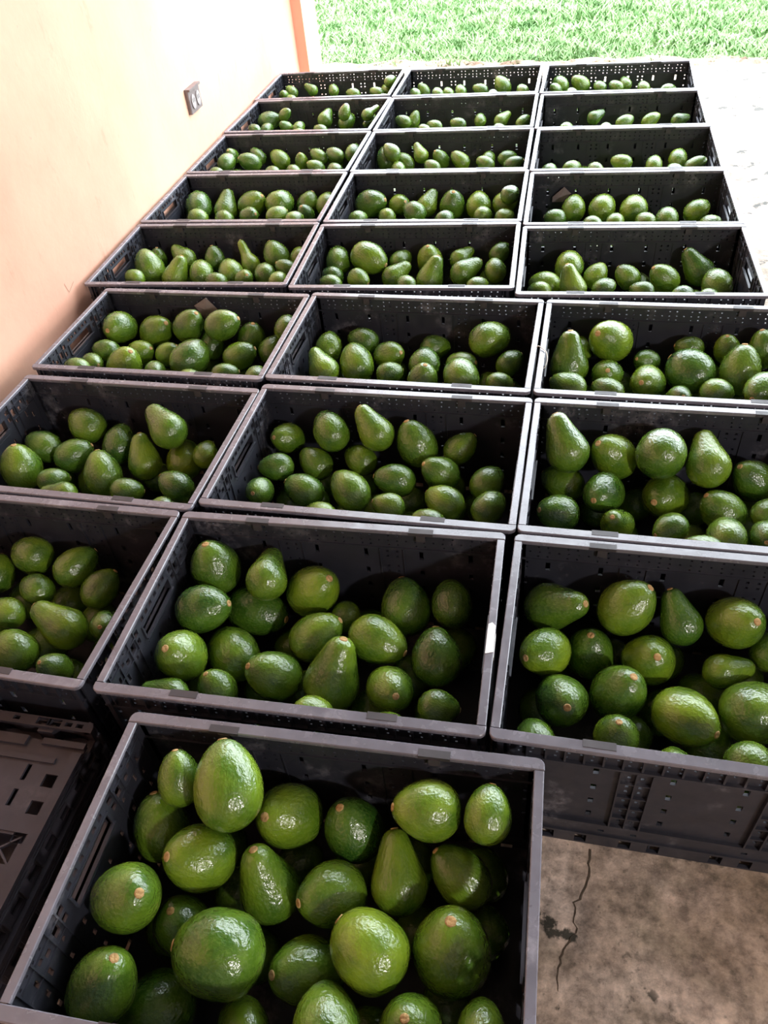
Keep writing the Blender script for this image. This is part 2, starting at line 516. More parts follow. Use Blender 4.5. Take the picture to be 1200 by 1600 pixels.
def latch_mesh(sign, x):
    mb = MB()
    y0, y1 = sorted((sign * 0.1815, sign * 0.1930))
    mb.box(x - 0.022, x + 0.022, y0, y1, CH - 0.0065, CH + 0.0006)
    mb.box(x - 0.008, x + 0.008, min(sign * 0.1800, sign * 0.1830), max(sign * 0.1800, sign * 0.1830), CH - 0.020, CH - 0.004)
    return mb.mesh('latch', M_LATCH)

def base_mesh(height=0.066, mat=None):
    mb = MB()
    notch = []
    for x in (-0.255, -0.205, -0.155, -0.088, -0.0455, 0.0455, 0.088, 0.155, 0.205, 0.255):
        notch.append((x - 0.009, x + 0.009, 0.004, 0.030))
    small = [dot(x, 0.052, 0.009, 0.006) for x in (-0.227, -0.127, -0.079, 0.079, 0.127, 0.227)]
    for s in (1, -1):
        mb.panel(-0.296, 0.296, 0.0, height, 0.189, 0.195, notch + small, frame_long(s))
        en = [(y - 0.010, y + 0.010, 0.004, 0.030) for y in (-0.14, -0.09, -0.04, 0.04, 0.09, 0.14)]
        mb.panel(-0.189, 0.189, 0.0, height, 0.290, 0.296, en, frame_end(s))
    mb.box(-0.290, 0.290, -0.189, 0.189, 0.014, 0.019)
    for i in range(11):
        x = -0.25 + 0.05 * i
        mb.box(x - 0.0015, x + 0.0015, -0.189, 0.189, 0.002, 0.014)
    for s in (-1, 1):
        y0, y1 = sorted((s * 0.195, s * 0.198))
        mb.box(-0.297, 0.297, y0, y1, 0.034, 0.039)
    return mb.mesh('base', mat or M_WALL_PLASTIC)

PARTS = dict(base=base_mesh())
for s in (1, -1):
    PARTS['long', s] = long_wall_mesh(s)
    PARTS['end', s] = end_wall_mesh(s)
    PARTS['lrim', s] = long_rim_mesh(s)
    PARTS['erim', s] = end_rim_mesh(s)
    for x in (-0.152, 0.152):
        PARTS['latch', s, x] = latch_mesh(s, x)

POSE = {
    '11': (-1.0713, 3.6739, 0.00839),
    '12': (-0.4580, 3.6542, -0.00476),
    '13': (0.1504, 3.6347, -0.01856),
    '21': (-1.0588, 3.2598, -0.01806),
    '22': (-0.4528, 3.2457, 0.00877),
    '23': (0.1535, 3.2276, 0.00200),
    '31': (-1.0526, 2.8454, 0.00063),
    '32': (-0.4459, 2.8403, 0.00807),
    '33': (0.1631, 2.8260, 0.00045),
    '41': (-1.0469, 2.4370, 0.01324),
    '42': (-0.4357, 2.4386, 0.01070),
    '43': (0.1691, 2.4213, 0.01334),
    '51': (-1.0356, 2.0280, 0.02954),
    '52': (-0.4280, 2.0315, 0.03067),
    '53': (0.1773, 2.0172, 0.02428),
    '61': (-0.9521, 1.5974, -0.01623),
    '62': (-0.3477, 1.5951, -0.02074),
    '63': (0.2580, 1.5836, -0.02007),
    '71': (-0.9510, 1.1667, -0.02329),
    '72': (-0.3473, 1.1754, -0.01139),
    '73': (0.2559, 1.1695, -0.01444),
    '81': (-0.9757, 0.7612, -0.01302),
    '82': (-0.3618, 0.7629, 0.01849),
    '83': (0.2484, 0.7649, -0.01021),
    'F0': (-0.2711, 0.3413, 0.02441),
}
ORD = ['zeroth', 'first', 'second', 'third', 'fourth', 'fifth', 'sixth', 'seventh', 'eighth', 'ninth', 'tenth', 'eleventh', 'twelfth']
SIDE = {'1': 'left', '2': 'middle', '3': 'right'}
CRATE_AT = {'1': 'nearest the orange wall', '2': 'in the middle column', '3': 'in the right column'}
crates = {}
for cid, (x, y, rz) in POSE.items():
    if cid == 'F0':
        label = 'open black plastic crate of large avocados standing alone nearest the camera'
    else:
        label = 'open black crate of avocados ' + CRATE_AT[cid[1]] + ', ' + ORD[int(cid[0])] + ' row from lawn'
    c = link('plastic_crate', None, None, (x, y, 0.0), (0, 0, rz))
    tag(c, label, 'crate', 'crates of avocados set out in rows')
    link('base', PARTS['base'], c)
    for s in (1, -1):
        w = link('long_wall', PARTS['long', s], c)
        link('rim', PARTS['lrim', s], w)
        for lx in (-0.152, 0.152):
            link('latch', PARTS['latch', s, lx], w)
        w = link('end_wall', PARTS['end', s], c)
        link('rim', PARTS['erim', s], w)
    crates[cid] = c

# torn white sticker on the right rim of the big middle crate
mb = MB()
mb.prism([(0.2870, -0.060), (0.2990, -0.056), (0.2988, -0.006), (0.2930, 0.000), (0.2874, -0.004)], CH - 0.0004, CH + 0.0004)
mb.box(0.2996, 0.3003, -0.066, -0.020, CH - 0.016, CH - 0.001)
st = link('sticker', mb.mesh('sticker', M_STICKER), crates['82'])
st['label'] = 'torn white paper sticker'

# ------------------------------------------------------------------ folded crates beside the nearest crate
FH = 0.056
def folded_parts():
    base = MB()
    en = [(y - 0.012, y + 0.012, 0.006, 0.026) for y in (-0.15, -0.105, -0.06, -0.015, 0.03, 0.075, 0.12, 0.16)]
    lo = [(x - 0.012, x + 0.012, 0.006, 0.026) for x in (-0.26, -0.2, -0.14, -0.08, -0.02, 0.04, 0.1, 0.16, 0.22, 0.27)]
    for s in (1, -1):
        base.panel(-0.300, 0.300, 0.0, 0.034, 0.190, 0.196, lo, frame_long(s))
        base.panel(-0.190, 0.190, 0.0, 0.034, 0.290, 0.296, en, frame_end(s))
    base.box(-0.290, 0.290, -0.190, 0.190, 0.008, 0.014)
    for s in (-1, 1):
        for i in range(9):                                    # ribs that catch the light on the side
            y = -0.175 + 0.043 * i
            base.box(min(s * 0.296, s * 0.299), max(s * 0.296, s * 0.299), y, y + 0.003, 0.0, 0.034)
        base.box(min(s * 0.294, s * 0.2995), max(s * 0.294, s * 0.2995), -0.19, 0.19, 0.030, 0.034)
    rail = MB()
    holes = []
    for k, x in enumerate((-0.27, -0.225, -0.165, -0.12, -0.06, 0.0, 0.06, 0.12, 0.165, 0.213, 0.232, 0.257, 0.276)):
        w, h = ((0.024, 0.012) if k in (1, 3, 5, 7, 9, 10) else (0.012, 0.007))
        holes.append((x - w / 2, x + w / 2, 0.1905 - h / 2, 0.1905 + h / 2))
    rail.panel(-0.296, 0.296, 0.1815, 0.1985, 0.050, FH, holes, lambda u, v, w: (u, v, w))
    rail.prism(round_corner(0.288, 0.1885, 0.0115, 0.0) + [(0.288, 0.1815), (0.2995, 0.1815)][::1], 0.034, FH)
    for x in (-0.26, -0.14, -0.02, 0.10, 0.22):                # hinge posts under the rail
        rail.box(x - 0.013, x + 0.013, 0.176, 0.190, 0.012, 0.050)
    rail.box(-0.296, 0.296, 0.194, 0.1985, 0.034, 0.050)
    panel = MB()
    holes = []
    for x in (-0.25, -0.15, -0.05, 0.05, 0.15, 0.225):
        for y in (0.110, 0.070):
            holes.append((x - 0.004, x + 0.004, y - 0.013, y + 0.013))
    for i in range(24):
        holes.append(dot(-0.265 + 0.0215 * i, 0.030, 0.005))
    for y in (0.125, 0.085, 0.050, 0.0, -0.05, -0.1):
        holes.append(dot(0.2905, y, 0.005))
    for y in (0.092, 0.050, 0.008):
        holes.append((0.258, 0.278, y, y + 0.020))
    for i in range(9):
        x = -0.26 + 0.06 * i
        holes.append((x, x + 0.052, -0.022, 0.018))
    panel.panel(-0.293, 0.299, -0.185, 0.164, 0.043, 0.047, holes, lambda u, v, w: (u, v, w))
    panel.box(-0.293, 0.200, 0.150, 0.166, 0.047, 0.052)
    panel.box(0.226, 0.299, 0.156, 0.166, 0.047, 0.052)
    panel.box(-0.293, 0.262, 0.128, 0.137, 0.047, 0.050)
    panel.box(-0.293, 0.282, 0.022, 0.040, 0.047, 0.0485)
    panel.box(0.282, 0.299, -0.185, 0.150, 0.047, 0.051)
    for i in range(9):
        x = -0.26 + 0.06 * i
        for a, b in (((x, -0.022), (x + 0.052, 0.018)), ((x, 0.018), (x + 0.052, -0.022))):
            d = Vector((b[0] - a[0], b[1] - a[1], 0)).normalized() * 0.0014
            n_ = Vector((-d.y, d.x, 0))
            panel.prism([(a[0] - n_.x, a[1] - n_.y), (b[0] - n_.x, b[1] - n_.y), (b[0] + n_.x, b[1] + n_.y), (a[0] + n_.x, a[1] + n_.y)], 0.041, 0.046)
    side = MB()                                               # edges of the folded end walls seen from the side
    side.box(0.284, 0.2985, -0.185, 0.150, 0.0345, 0.0385)
    side.box(0.286, 0.2965, -0.180, 0.140, 0.0380, 0.0425)
    return (base.mesh('base', M_FOLDED), rail.mesh('rail', M_FOLDED), panel.mesh('folded_wall', M_FOLDED), side.mesh('folded_end_wall', M_FOLDED))
FOLD = folded_parts()
NAMES = ('base', 'rail', 'folded_wall', 'folded_end_wall')
WHICH = ['bottom folded black crate of the stack left of the nearest crate',
         'second folded black crate from the floor in the stack at left',
         'third folded black crate from the floor in the stack at left',
         'topmost folded black crate of the stack left of the nearest crate']
for k in range(4):
    r = link('folded_crate', None, None, (-0.961 + (0.004, -0.006, 0.003, 0.0)[k], 0.338 + (0.0, 0.004, -0.003, 0.0)[k], k * FH), (0, 0, math.radians((0.3, -0.4, 0.2, 0.0)[k])))
    tag(r, WHICH[k], 'crate', 'folded crates in a stack')
    for nm, me in zip(NAMES, FOLD):
        link(nm, me, r)

# ------------------------------------------------------------------ avocados
PROFILE = {
    'n': [(-.5, 0), (-.488, .12), (-.455, .225), (-.37, .37), (-.23, .47), (-.08, .5), (.07, .485), (.21, .425), (.33, .335), (.42, .24), (.47, .155), (.492, .08), (.497, 0)],
    'r': [(-.5, 0), (-.487, .13), (-.45, .23), (-.36, .375), (-.22, .47), (-.04, .5), (.12, .485), (.27, .415), (.38, .32), (.455, .205), (.485, .12), (.493, .06), (.495, 0)],
    'p': [(-.5, 0), (-.487, .12), (-.455, .22), (-.38, .365), (-.27, .465), (-.16, .5), (-.03, .47), (.09, .41), (.21, .345), (.33, .285), (.43, .22), (.475, .148), (.495, .07), (.498, 0)],
    'l': [(-.5, 0), (-.488, .13), (-.46, .24), (-.38, .395), (-.27, .475), (-.17, .485), (-.06, .42), (.05, .325), (.16, .268), (.30, .245), (.42, .205), (.47, .145), (.493, .07), (.497, 0)],
}
def smooth_profile(pts, n):
    """Catmull-Rom resampling by arc length"""
    P = np.array(pts, float)
    Q = np.vstack([2 * P[0] - P[1], P, 2 * P[-1] - P[-2]])
    out = []
    for i in range(1, len(Q) - 2):
        p0, p1, p2, p3 = Q[i - 1:i + 3]
        for t in np.linspace(0, 1, 12, endpoint=False):
            out.append(0.5 * (2 * p1 + (p2 - p0) * t + (2 * p0 - 5 * p1 + 4 * p2 - p3) * t * t + (3 * p1 - p0 - 3 * p2 + p3) * t ** 3))
    out.append(P[-1])
    out = np.array(out)
    s = np.concatenate([[0], np.cumsum(np.linalg.norm(np.diff(out, axis=0), axis=1))])
    u = np.linspace(0, s[-1], n)
    return np.stack([np.interp(u, s, out[:, 0]), np.maximum(0, np.interp(u, s, out[:, 1]))], 1)

def avocado_geometry(kind, seed, rings, segs):
    r = random.Random(seed)
    pr = smooth_profile(PROFILE[kind], rings)
    bend = {'n': 0.03, 'r': 0.01, 'p': 0.06, 'l': 0.08}[kind] * r.uniform(0.6, 1.3)
    waves = [(r.choice((1, 2, 2, 3)), r.uniform(2, 7), r.uniform(0, 6.28), r.uniform(0.006, 0.020)) for _ in range(4)]
    verts, faces = [], []
    for i, (z, rad) in enumerate(pr):
        off = bend * (z + 0.15) ** 2 * 2.0 * (1 if z > -0.15 else 0)
        if rad < 1e-6:
            verts.append((off, 0, z)); continue
        for j in range(segs):
            a = 2 * math.pi * j / segs
            k = 1 + sum(A * math.sin(m * a + p) * math.cos(q * z + p) for m, q, p, A in waves)
            verts.append((off + rad * k * math.cos(a), rad * k * math.sin(a), z))
    n = len(verts)
    for j in range(segs):
        faces.append((0, 1 + (j + 1) % segs, 1 + j))
        last = 1 + (rings - 3) * segs
        faces.append((last + j, last + (j + 1) % segs, n - 1))
    for i in range(rings - 3):
        a = 1 + i * segs
        for j in range(segs):
            faces.append((a + j, a + (j + 1) % segs, a + segs + (j + 1) % segs, a + segs + j))
    tip = bend * 0.65 ** 2 * 2.0
    return verts, faces, tip

AVO = {}
for kind in 'nrpl':
    AVO[kind] = []
    for s in range(4):
        v, f, tip = avocado_geometry(kind, 11 * s + ord(kind), 26, 30)
        me = bpy.data.meshes.new('avocado')
        me.from_pydata(v, [], f)
        me.polygons.foreach_set('use_smooth', [True] * len(f))
        me.materials.append(M_AVO)
        AVO[kind].append((me, tip))

def stem_mesh():
    mb = MB()
    n = 14
    lev = [(0.066, -0.025), (0.074, -0.004), (0.064, 0.010), (0.034, 0.012)]
    for r, z in lev:
        mb.v += [(r * math.cos(2 * math.pi * i / n) * (1 + 0.08 * math.sin(3 * i)), r * math.sin(2 * math.pi * i / n), z) for i in range(n)]
    for k in range(len(lev) - 1):
        for i in range(n):
            j = (i + 1) % n
            mb.f.append((k * n + i, k * n + j, (k + 1) * n + j, (k + 1) * n + i))
    mb.f.append(tuple((len(lev) - 1) * n + i for i in range(n)))
    return mb.mesh('stem_scar', M_STEM, True)
STEM = stem_mesh()

# crate id, local x y z (mm), axis towards the stem (x1000), width, length (mm), kind, stem seen, tier, place in tier, tiers, tone
TABLE = """11 -233.2 130.0 222.2 -827 257 500 52.4 73.5 n 0 -1 0 0 0.53
11 -138.6 130.0 229.6 -868 200 454 52.8 76.5 p 0 -1 0 0 0.15
11 -30.7 130.0 222.6 -321 907 272 52.5 80.0 n -1 -1 0 0 0.57
11 -251.0 65.3 221.9 66 -683 727 52.4 73.3 n 1 -1 0 0 0.58
11 71.2 84.4 216.0 -956 253 148 52.4 75.3 n -1 -1 0 0 0.05
11 180.2 91.4 216.0 -922 323 213 52.4 80.1 n -1 -1 0 0 0.27
11 213.0 143.1 211.1 -625 768 143 52.4 73.2 n -1 -1 0 0 0.33
11 242.1 117.0 254.3 443 894 69 52.4 75.7 n -1 -1 0 0 0.05
11 -201.6 14.4 217.5 -568 819 85 52.4 78.8 n -1 -1 0 0 0.21
12 -221.5 124.2 216.0 -645 31 764 52.4 74.3 n 0 -1 0 0 0.22
12 -248.7 55.8 220.4 -536 842 60 52.4 74.8 n -1 -1 0 0 0.46
12 -147.4 51.3 221.0 -421 900 111 52.4 79.6 n -1 -1 0 0 0.20
12 -52.4 101.2 215.9 -419 885 204 52.4 76.3 n -1 -1 0 0 0.66
12 34.1 105.6 216.0 -932 304 196 52.4 80.2 n -1 -1 0 0 0.30
12 128.9 130.0 223.0 -617 311 722 65.8 92.1 n 0 0 1 1 0.44
12 219.1 76.8 216.0 -527 842 116 52.4 78.7 n -1 -1 0 0 0.56
12 99.0 16.9 216.0 -353 928 118 52.4 76.1 n -1 -1 0 0 0.33
12 -105.5 86.0 211.0 -433 895 103 52.4 76.1 n -1 -1 0 0 0.06
13 -233.5 129.7 224.9 -493 856 156 64.6 98.1 n -1 0 1 1 0.31
13 -148.6 130.0 223.5 -790 48 611 64.3 89.9 n 0 0 2 1 0.57
13 -248.9 56.0 223.1 -518 -556 650 52.4 76.5 n 1 -1 0 0 0.40
13 -67.2 103.4 215.7 -619 751 230 52.4 74.2 n -1 -1 0 0 0.47
13 -0.7 91.7 219.1 -791 529 305 52.4 75.0 n -1 -1 0 0 0.20
13 36.9 138.4 218.4 -402 873 276 52.4 79.0 n -1 -1 0 0 0.45
13 109.6 82.2 216.0 -368 907 204 52.4 75.5 n -1 -1 0 0 0.57
13 207.8 37.3 216.0 849 522 -84 52.4 78.7 n -1 -1 0 0 0.43
13 -180.1 19.7 216.0 -423 903 68 52.4 72.3 n -1 -1 0 0 0.80
21 -229.1 133.4 222.6 929 362 76 74.1 106.5 n 0 0 1 1 0.15
21 -149.4 119.6 249.4 746 -286 602 52.4 75.2 n 1 -1 0 0 0.11
21 25.7 130.0 230.5 140 869 474 64.5 93.6 p -1 0 2 1 0.23
21 121.4 92.1 262.0 269 390 881 52.4 72.7 n 0 -1 0 0 0.28
21 114.5 135.4 212.0 537 801 266 61.8 87.9 n -1 0 3 1 0.36
21 227.5 107.8 255.4 521 816 250 52.4 102.2 l -1 -1 0 0 0.43
21 212.4 129.5 215.0 -296 -953 -69 52.4 102.3 l 1 -1 0 0 0.73
21 -243.5 -17.9 233.9 -782 621 53 52.4 74.1 n -1 -1 0 0 0.58
21 -216.0 56.5 212.0 411 905 112 52.4 72.7 n -1 -1 0 0 0.37
21 -136.4 75.9 211.7 -569 -461 681 52.4 76.7 n 1 -1 0 0 0.57
21 -77.7 71.1 212.3 172 981 91 52.4 75.8 n -1 -1 0 0 0.28
21 29.7 27.8 212.0 -907 339 248 52.4 72.4 n -1 -1 0 0 0.71
22 -237.4 97.0 222.4 -900 399 175 54.5 81.0 n -1 -1 0 0 0.22
22 -200.6 145.7 212.9 311 379 872 54.2 81.5 n 0 -1 0 0 0.71
22 -103.5 62.0 212.0 -915 376 142 52.4 75.0 n -1 -1 0 0 0.50
22 -11.0 82.6 212.0 -951 272 147 52.4 75.8 n -1 -1 0 0 0.40
22 74.2 123.1 212.0 -96 934 345 52.4 72.7 n -1 -1 0 0 0.50
22 163.3 124.9 212.0 642 620 451 57.9 83.9 p 0 0 1 1 0.51
22 247.2 86.8 211.7 611 634 474 52.4 75.2 n 0 -1 0 0 0.34
22 159.2 0.3 212.0 -536 844 -25 52.4 80.1 n -1 -1 0 0 0.17
22 -140.7 18.0 212.0 -593 805 -29 52.4 76.3 n -1 -1 0 0 0.16
23 -80.2 130.0 218.4 753 558 349 53.8 78.1 p 0 0 2 1 0.07
23 27.6 76.2 212.0 853 469 229 52.4 76.8 n 0 0 4 1 0.51
23 123.5 92.0 212.0 821 416 390 52.4 77.2 n 1 0 5 1 0.85
23 231.0 87.7 212.0 879 438 189 52.4 76.0 p 0 0 6 1 0.08
23 -190.2 10.5 212.0 355 933 -65 52.4 76.9 n -1 0 1 1 0.45
23 -44.7 -6.3 212.0 254 967 32 52.4 78.9 n -1 0 3 1 0.50
31 -241.8 49.1 231.0 301 952 58 65.0 93.7 n -1 1 1 3 0.18
31 -252.1 128.5 226.3 -73 -643 762 52.5 78.8 n 1 0 1 3 0.33
31 -162.3 79.2 219.9 -771 -421 479 67.5 96.5 n 1 1 2 3 0.27
31 -152.7 149.6 217.4 -744 345 572 52.4 77.4 n 0 0 2 3 0.17
31 -58.2 130.0 211.7 -765 519 382 65.5 95.5 n -1 1 3 3 0.79
31 34.0 114.5 206.0 -8 -193 981 52.9 73.7 n 1 1 4 3 0.59
31 103.4 120.9 222.4 -826 253 503 52.4 78.6 n 0 0 3 3 0.27
31 172.3 106.9 231.5 -883 386 268 52.4 79.1 n -1 0 4 3 0.27
31 153.3 151.9 196.7 -915 115 387 52.4 76.0 p 0 1 5 3 0.41
31 238.0 130.6 230.8 139 968 208 59.5 86.5 n -1 0 5 3 0.13
31 108.2 50.4 206.0 -806 -223 549 52.4 75.4 n 0 2 4 3 0.51
31 -49.9 2.7 206.0 -745 665 -44 52.4 80.1 n -1 2 2 3 0.16
31 29.2 13.9 206.0 -616 788 15 52.4 75.3 n -1 2 3 3 0.35
31 188.9 22.3 206.0 -666 746 23 52.4 79.5 n -1 2 5 3 0.22
31 -243.8 -67.4 229.8 -756 649 -78 52.4 75.7 n -1 2 1 3 0.32
32 -243.8 129.6 208.6 -191 658 729 67.8 93.6 n 0 0 1 2 0.23
32 -209.3 85.8 246.8 -697 584 416 58.4 81.0 n -1 0 2 2 0.52
32 -167.9 114.7 202.6 -750 541 381 58.1 88.7 n -1 1 2 2 0.48
32 -112.0 129.6 227.5 -518 519 680 55.7 80.8 p 0 0 3 2 0.85
32 -33.9 126.6 206.0 -496 -336 800 55.6 82.7 n 1 0 4 2 0.34
32 39.4 110.6 206.0 -774 317 548 57.3 81.4 n 0 1 4 2 0.65
32 142.2 127.6 203.1 224 967 125 52.4 76.2 n -1 0 5 2 0.44
32 136.7 64.1 208.9 -859 428 282 52.4 74.2 n -1 1 5 2 0.47
32 213.0 123.3 206.0 818 574 -33 52.5 79.7 n -1 0 6 2 0.19
32 237.8 62.8 205.7 917 -108 385 52.4 80.1 n 1 1 6 2 0.05
32 -54.1 44.4 206.0 -795 565 222 52.4 72.7 n -1 1 3 2 0.27
32 -177.0 29.8 206.5 -301 949 98 52.4 76.5 n -1 1 1 2 0.57
33 0.5 79.9 206.0 -971 224 88 54.5 76.6 n -1 0 1 2 0.80
33 107.9 55.6 206.0 103 956 274 56.8 81.9 n -1 0 2 2 0.54
33 190.1 109.7 206.0 214 967 136 62.4 93.4 n -1 0 3 2 0.80
33 240.0 31.9 211.8 863 15 505 52.4 78.1 n 1 0 4 2 0.25
33 -166.6 32.9 206.0 732 681 16 52.4 73.7 n -1 1 2 2 0.73
33 -87.9 13.3 206.0 -414 910 -4 52.4 74.9 n -1 1 3 2 0.69
33 -241.8 9.2 206.0 347 933 -94 52.4 75.7 n -1 1 1 2 0.31
33 169.9 -9.3 206.0 -356 935 -5 52.4 75.4 n -1 1 4 2 0.41
41 -230.4 106.5 208.8 -251 879 406 94.7 120.2 n -1 0 1 2 0.05
41 -136.1 123.8 198.3 12 700 714 85.9 124.5 p 0 0 2 2 0.48
41 -38.8 130.0 204.3 788 -163 594 89.4 115.1 n 1 0 3 2 0.59
41 68.2 117.4 210.2 438 883 -166 95.0 106.4 r -1 0 4 2 0.38
41 159.4 139.2 197.9 437 372 819 73.6 92.7 n 1 0 5 2 0.28
41 233.2 124.9 204.1 61 870 489 71.7 90.7 n -1 0 6 2 0.53
41 -200.0 8.5 206.1 -832 554 -16 68.1 85.5 n -1 1 1 2 0.81
41 -108.7 19.8 198.0 -749 659 -67 63.5 80.8 n -1 1 2 2 0.46
41 -22.4 45.3 198.0 802 -476 361 63.5 77.6 n 1 1 3 2 0.20
41 80.5 31.0 204.9 858 429 283 63.2 79.8 n 0 1 4 2 0.71
41 171.6 65.5 194.8 -154 -395 906 58.9 75.4 n 1 1 6 2 0.05
41 152.4 -1.1 203.7 588 803 -96 57.1 69.3 n -1 1 5 2 0.52
42 -220.2 123.6 207.7 908 -236 346 91.4 117.2 n 1 0 1 3 0.22
42 -124.9 131.9 200.0 602 -618 505 68.5 83.7 n 1 0 2 3 0.66
42 -28.4 134.3 202.8 341 703 624 70.2 101.7 p 0 0 3 3 0.70
42 55.1 130.0 199.5 153 -297 943 85.3 102.0 n 1 1 2 3 0.16
42 143.0 125.5 198.5 -21 861 507 81.7 99.2 n -1 1 3 3 0.85
42 232.2 132.8 201.6 725 688 44 76.0 97.3 n -1 0 4 3 0.56
42 248.2 80.7 250.0 465 880 -93 57.2 71.9 n -1 0 5 3 0.32
42 -63.3 58.8 204.1 -831 506 229 69.4 87.7 n -1 1 1 3 0.05
42 165.6 43.6 198.8 449 887 -108 57.1 71.4 n -1 1 4 3 0.55
42 -150.7 37.4 198.0 -548 836 -7 57.1 70.0 n -1 2 2 3 0.53
42 -244.3 14.1 201.0 650 759 32 57.1 71.7 n -1 2 1 3 0.30
42 45.6 16.2 198.0 496 864 -91 57.1 75.1 n -1 2 3 3 0.06
42 236.4 27.0 198.0 754 653 62 57.1 69.4 n -1 2 4 3 0.64
43 -155.8 118.8 198.0 101 867 488 75.4 93.8 n -1 0 2 2 0.75
43 -66.7 117.6 199.6 160 962 223 85.6 108.7 n -1 0 3 2 0.80
43 28.9 108.6 198.0 113 948 296 84.6 94.8 r -1 0 4 2 0.80
43 124.9 43.4 196.2 106 989 106 69.5 91.9 n -1 1 4 2 0.25
43 216.8 92.2 198.0 777 536 330 68.1 89.2 n 0 0 5 2 0.75
43 -212.4 45.4 198.0 -979 -89 185 57.1 69.7 n 0 0 1 2 0.06
43 -99.6 -7.2 198.0 -603 784 -145 57.1 72.6 n -1 1 1 2 0.35
43 -29.6 11.8 198.0 317 947 -52 57.1 75.1 n -1 1 2 2 0.57
43 58.7 12.8 199.7 -644 764 22 57.1 68.6 n -1 1 3 2 0.39
43 244.5 -11.8 200.7 -605 790 -102 57.1 74.6 n -1 1 5 2 0.55
51 -232.6 139.6 195.2 114 145 983 58.9 74.1 n 1 0 1 3 0.24
51 -230.9 63.1 207.0 -475 547 690 89.6 115.3 n 0 1 1 3 0.63
51 -142.7 130.0 207.2 -770 524 364 69.4 100.7 p -1 0 2 3 0.52
51 -134.9 42.8 193.6 341 441 830 80.6 116.9 p 0 2 2 3 0.80
51 -57.2 53.7 189.9 -307 897 317 77.2 97.4 n -1 1 2 3 0.44
51 -38.3 134.2 198.9 -219 291 931 65.4 80.5 n 0 0 3 3 0.17
51 30.5 72.3 185.0 -428 866 257 76.9 96.5 n -1 1 3 3 0.65
51 71.9 130.4 202.4 -484 542 687 61.2 119.4 l 0 0 4 3 0.85
51 165.0 135.5 208.4 -437 446 781 79.9 95.5 n 1 0 5 3 0.20
51 149.7 49.8 189.6 -239 952 192 67.1 80.0 n -1 1 4 3 0.24
51 95.8 12.1 193.5 492 -593 637 57.1 72.0 n 1 2 4 3 0.44
51 211.6 71.9 196.0 -746 -98 659 57.1 71.6 n 0 1 5 3 0.37
51 205.8 2.0 192.2 -45 999 -27 57.1 74.4 n -1 2 5 3 0.73
51 -241.4 -24.4 211.9 -910 403 92 57.1 68.0 n -1 2 1 3 0.57
51 10.4 -2.4 191.1 -969 229 94 57.1 72.2 n -1 2 3 3 0.36
51 239.7 133.6 205.6 -129 975 180 57.2 71.8 n -1 0 6 3 0.54
52 -240.9 125.5 204.3 -172 909 380 75.0 99.3 n -1 0 1 3 0.30
52 -140.6 115.6 214.2 891 -417 -178 94.3 121.7 n 0 0 2 3 0.61
52 -50.9 139.5 195.3 568 799 199 59.5 78.4 n -1 1 3 3 0.25
52 37.5 134.1 201.9 -44 -216 975 77.3 95.0 n 1 0 3 3 0.68
52 134.0 138.5 206.3 575 779 251 59.7 86.6 p -1 0 4 3 0.48
52 243.8 145.6 215.1 655 606 451 57.2 71.4 n 0 0 5 3 0.07
52 -241.7 46.4 193.0 -874 418 250 57.1 69.9 n -1 1 1 3 0.05
52 -232.8 -14.7 197.9 -936 90 340 57.1 68.2 n 1 2 1 3 0.36
52 -159.6 34.4 188.0 858 -505 -99 61.7 73.4 n 1 2 2 3 0.68
52 -52.3 67.1 188.5 673 597 437 68.3 99.1 p 0 1 2 3 0.45
52 50.7 58.2 189.7 328 371 869 80.5 116.8 p 0 2 4 3 0.43
52 152.5 68.1 200.6 741 556 377 72.4 104.9 p 0 1 4 3 0.37
52 235.0 71.0 197.1 -190 837 513 64.1 78.3 n -1 1 5 3 0.57
52 -14.5 -2.2 189.8 -540 837 -89 57.1 74.6 n -1 2 3 3 0.50
52 190.7 -6.8 188.0 776 629 33 57.1 69.1 n -1 2 5 3 0.48
53 -164.2 119.3 203.3 48 986 158 81.0 104.4 n -1 0 1 3 0.85
53 -227.8 55.1 175.0 -863 505 10 79.4 97.0 n -1 1 1 3 0.90
53 -242.1 -14.0 193.4 -864 498 -75 57.1 69.4 n -1 2 1 3 0.85
53 -156.8 11.4 203.8 -316 272 909 76.1 110.3 p 0 1 2 3 0.85
53 -89.1 91.2 188.0 508 665 547 63.8 78.6 n 0 0 2 3 0.80
53 -4.6 82.9 188.0 -681 410 607 65.5 78.6 n 0 0 3 3 0.33
53 92.3 74.9 188.0 -654 -121 747 74.0 97.4 n 1 0 4 3 0.55
53 181.3 137.3 189.7 -634 309 709 81.7 118.4 p 0 0 5 3 0.05
53 224.4 43.3 190.6 -151 975 163 78.2 96.8 n -1 1 4 3 0.44
53 -69.3 15.9 188.0 851 464 247 57.1 69.2 n 1 1 3 3 0.27
53 29.5 -1.4 188.0 -921 352 166 57.1 67.8 n -1 2 2 3 0.16
53 132.7 -22.7 188.0 745 666 -40 57.1 68.3 n -1 2 3 3 0.10
53 195.8 -40.2 189.0 551 795 -255 57.1 69.5 n -1 2 4 3 0.53
61 -235.2 104.5 218.5 -75 -920 386 87.2 109.9 n 1 0 1 4 0.56
61 -138.3 128.9 195.9 784 -208 585 88.3 108.0 n 1 0 2 4 0.58
61 -34.5 127.6 219.6 604 -73 794 81.8 102.6 n 1 0 3 4 0.29
61 75.8 107.1 237.0 910 106 402 80.8 102.1 n 1 0 4 4 0.31
61 135.1 137.5 183.9 274 -48 961 77.9 93.6 n 1 1 4 4 0.31
61 23.4 117.3 166.9 -44 525 850 65.8 86.0 n 0 1 2 4 0.15
61 247.2 123.8 226.8 124 887 444 61.0 74.8 n -1 0 5 4 0.50
61 -236.4 18.2 198.8 -974 -99 204 60.3 75.3 n 1 2 2 4 0.40
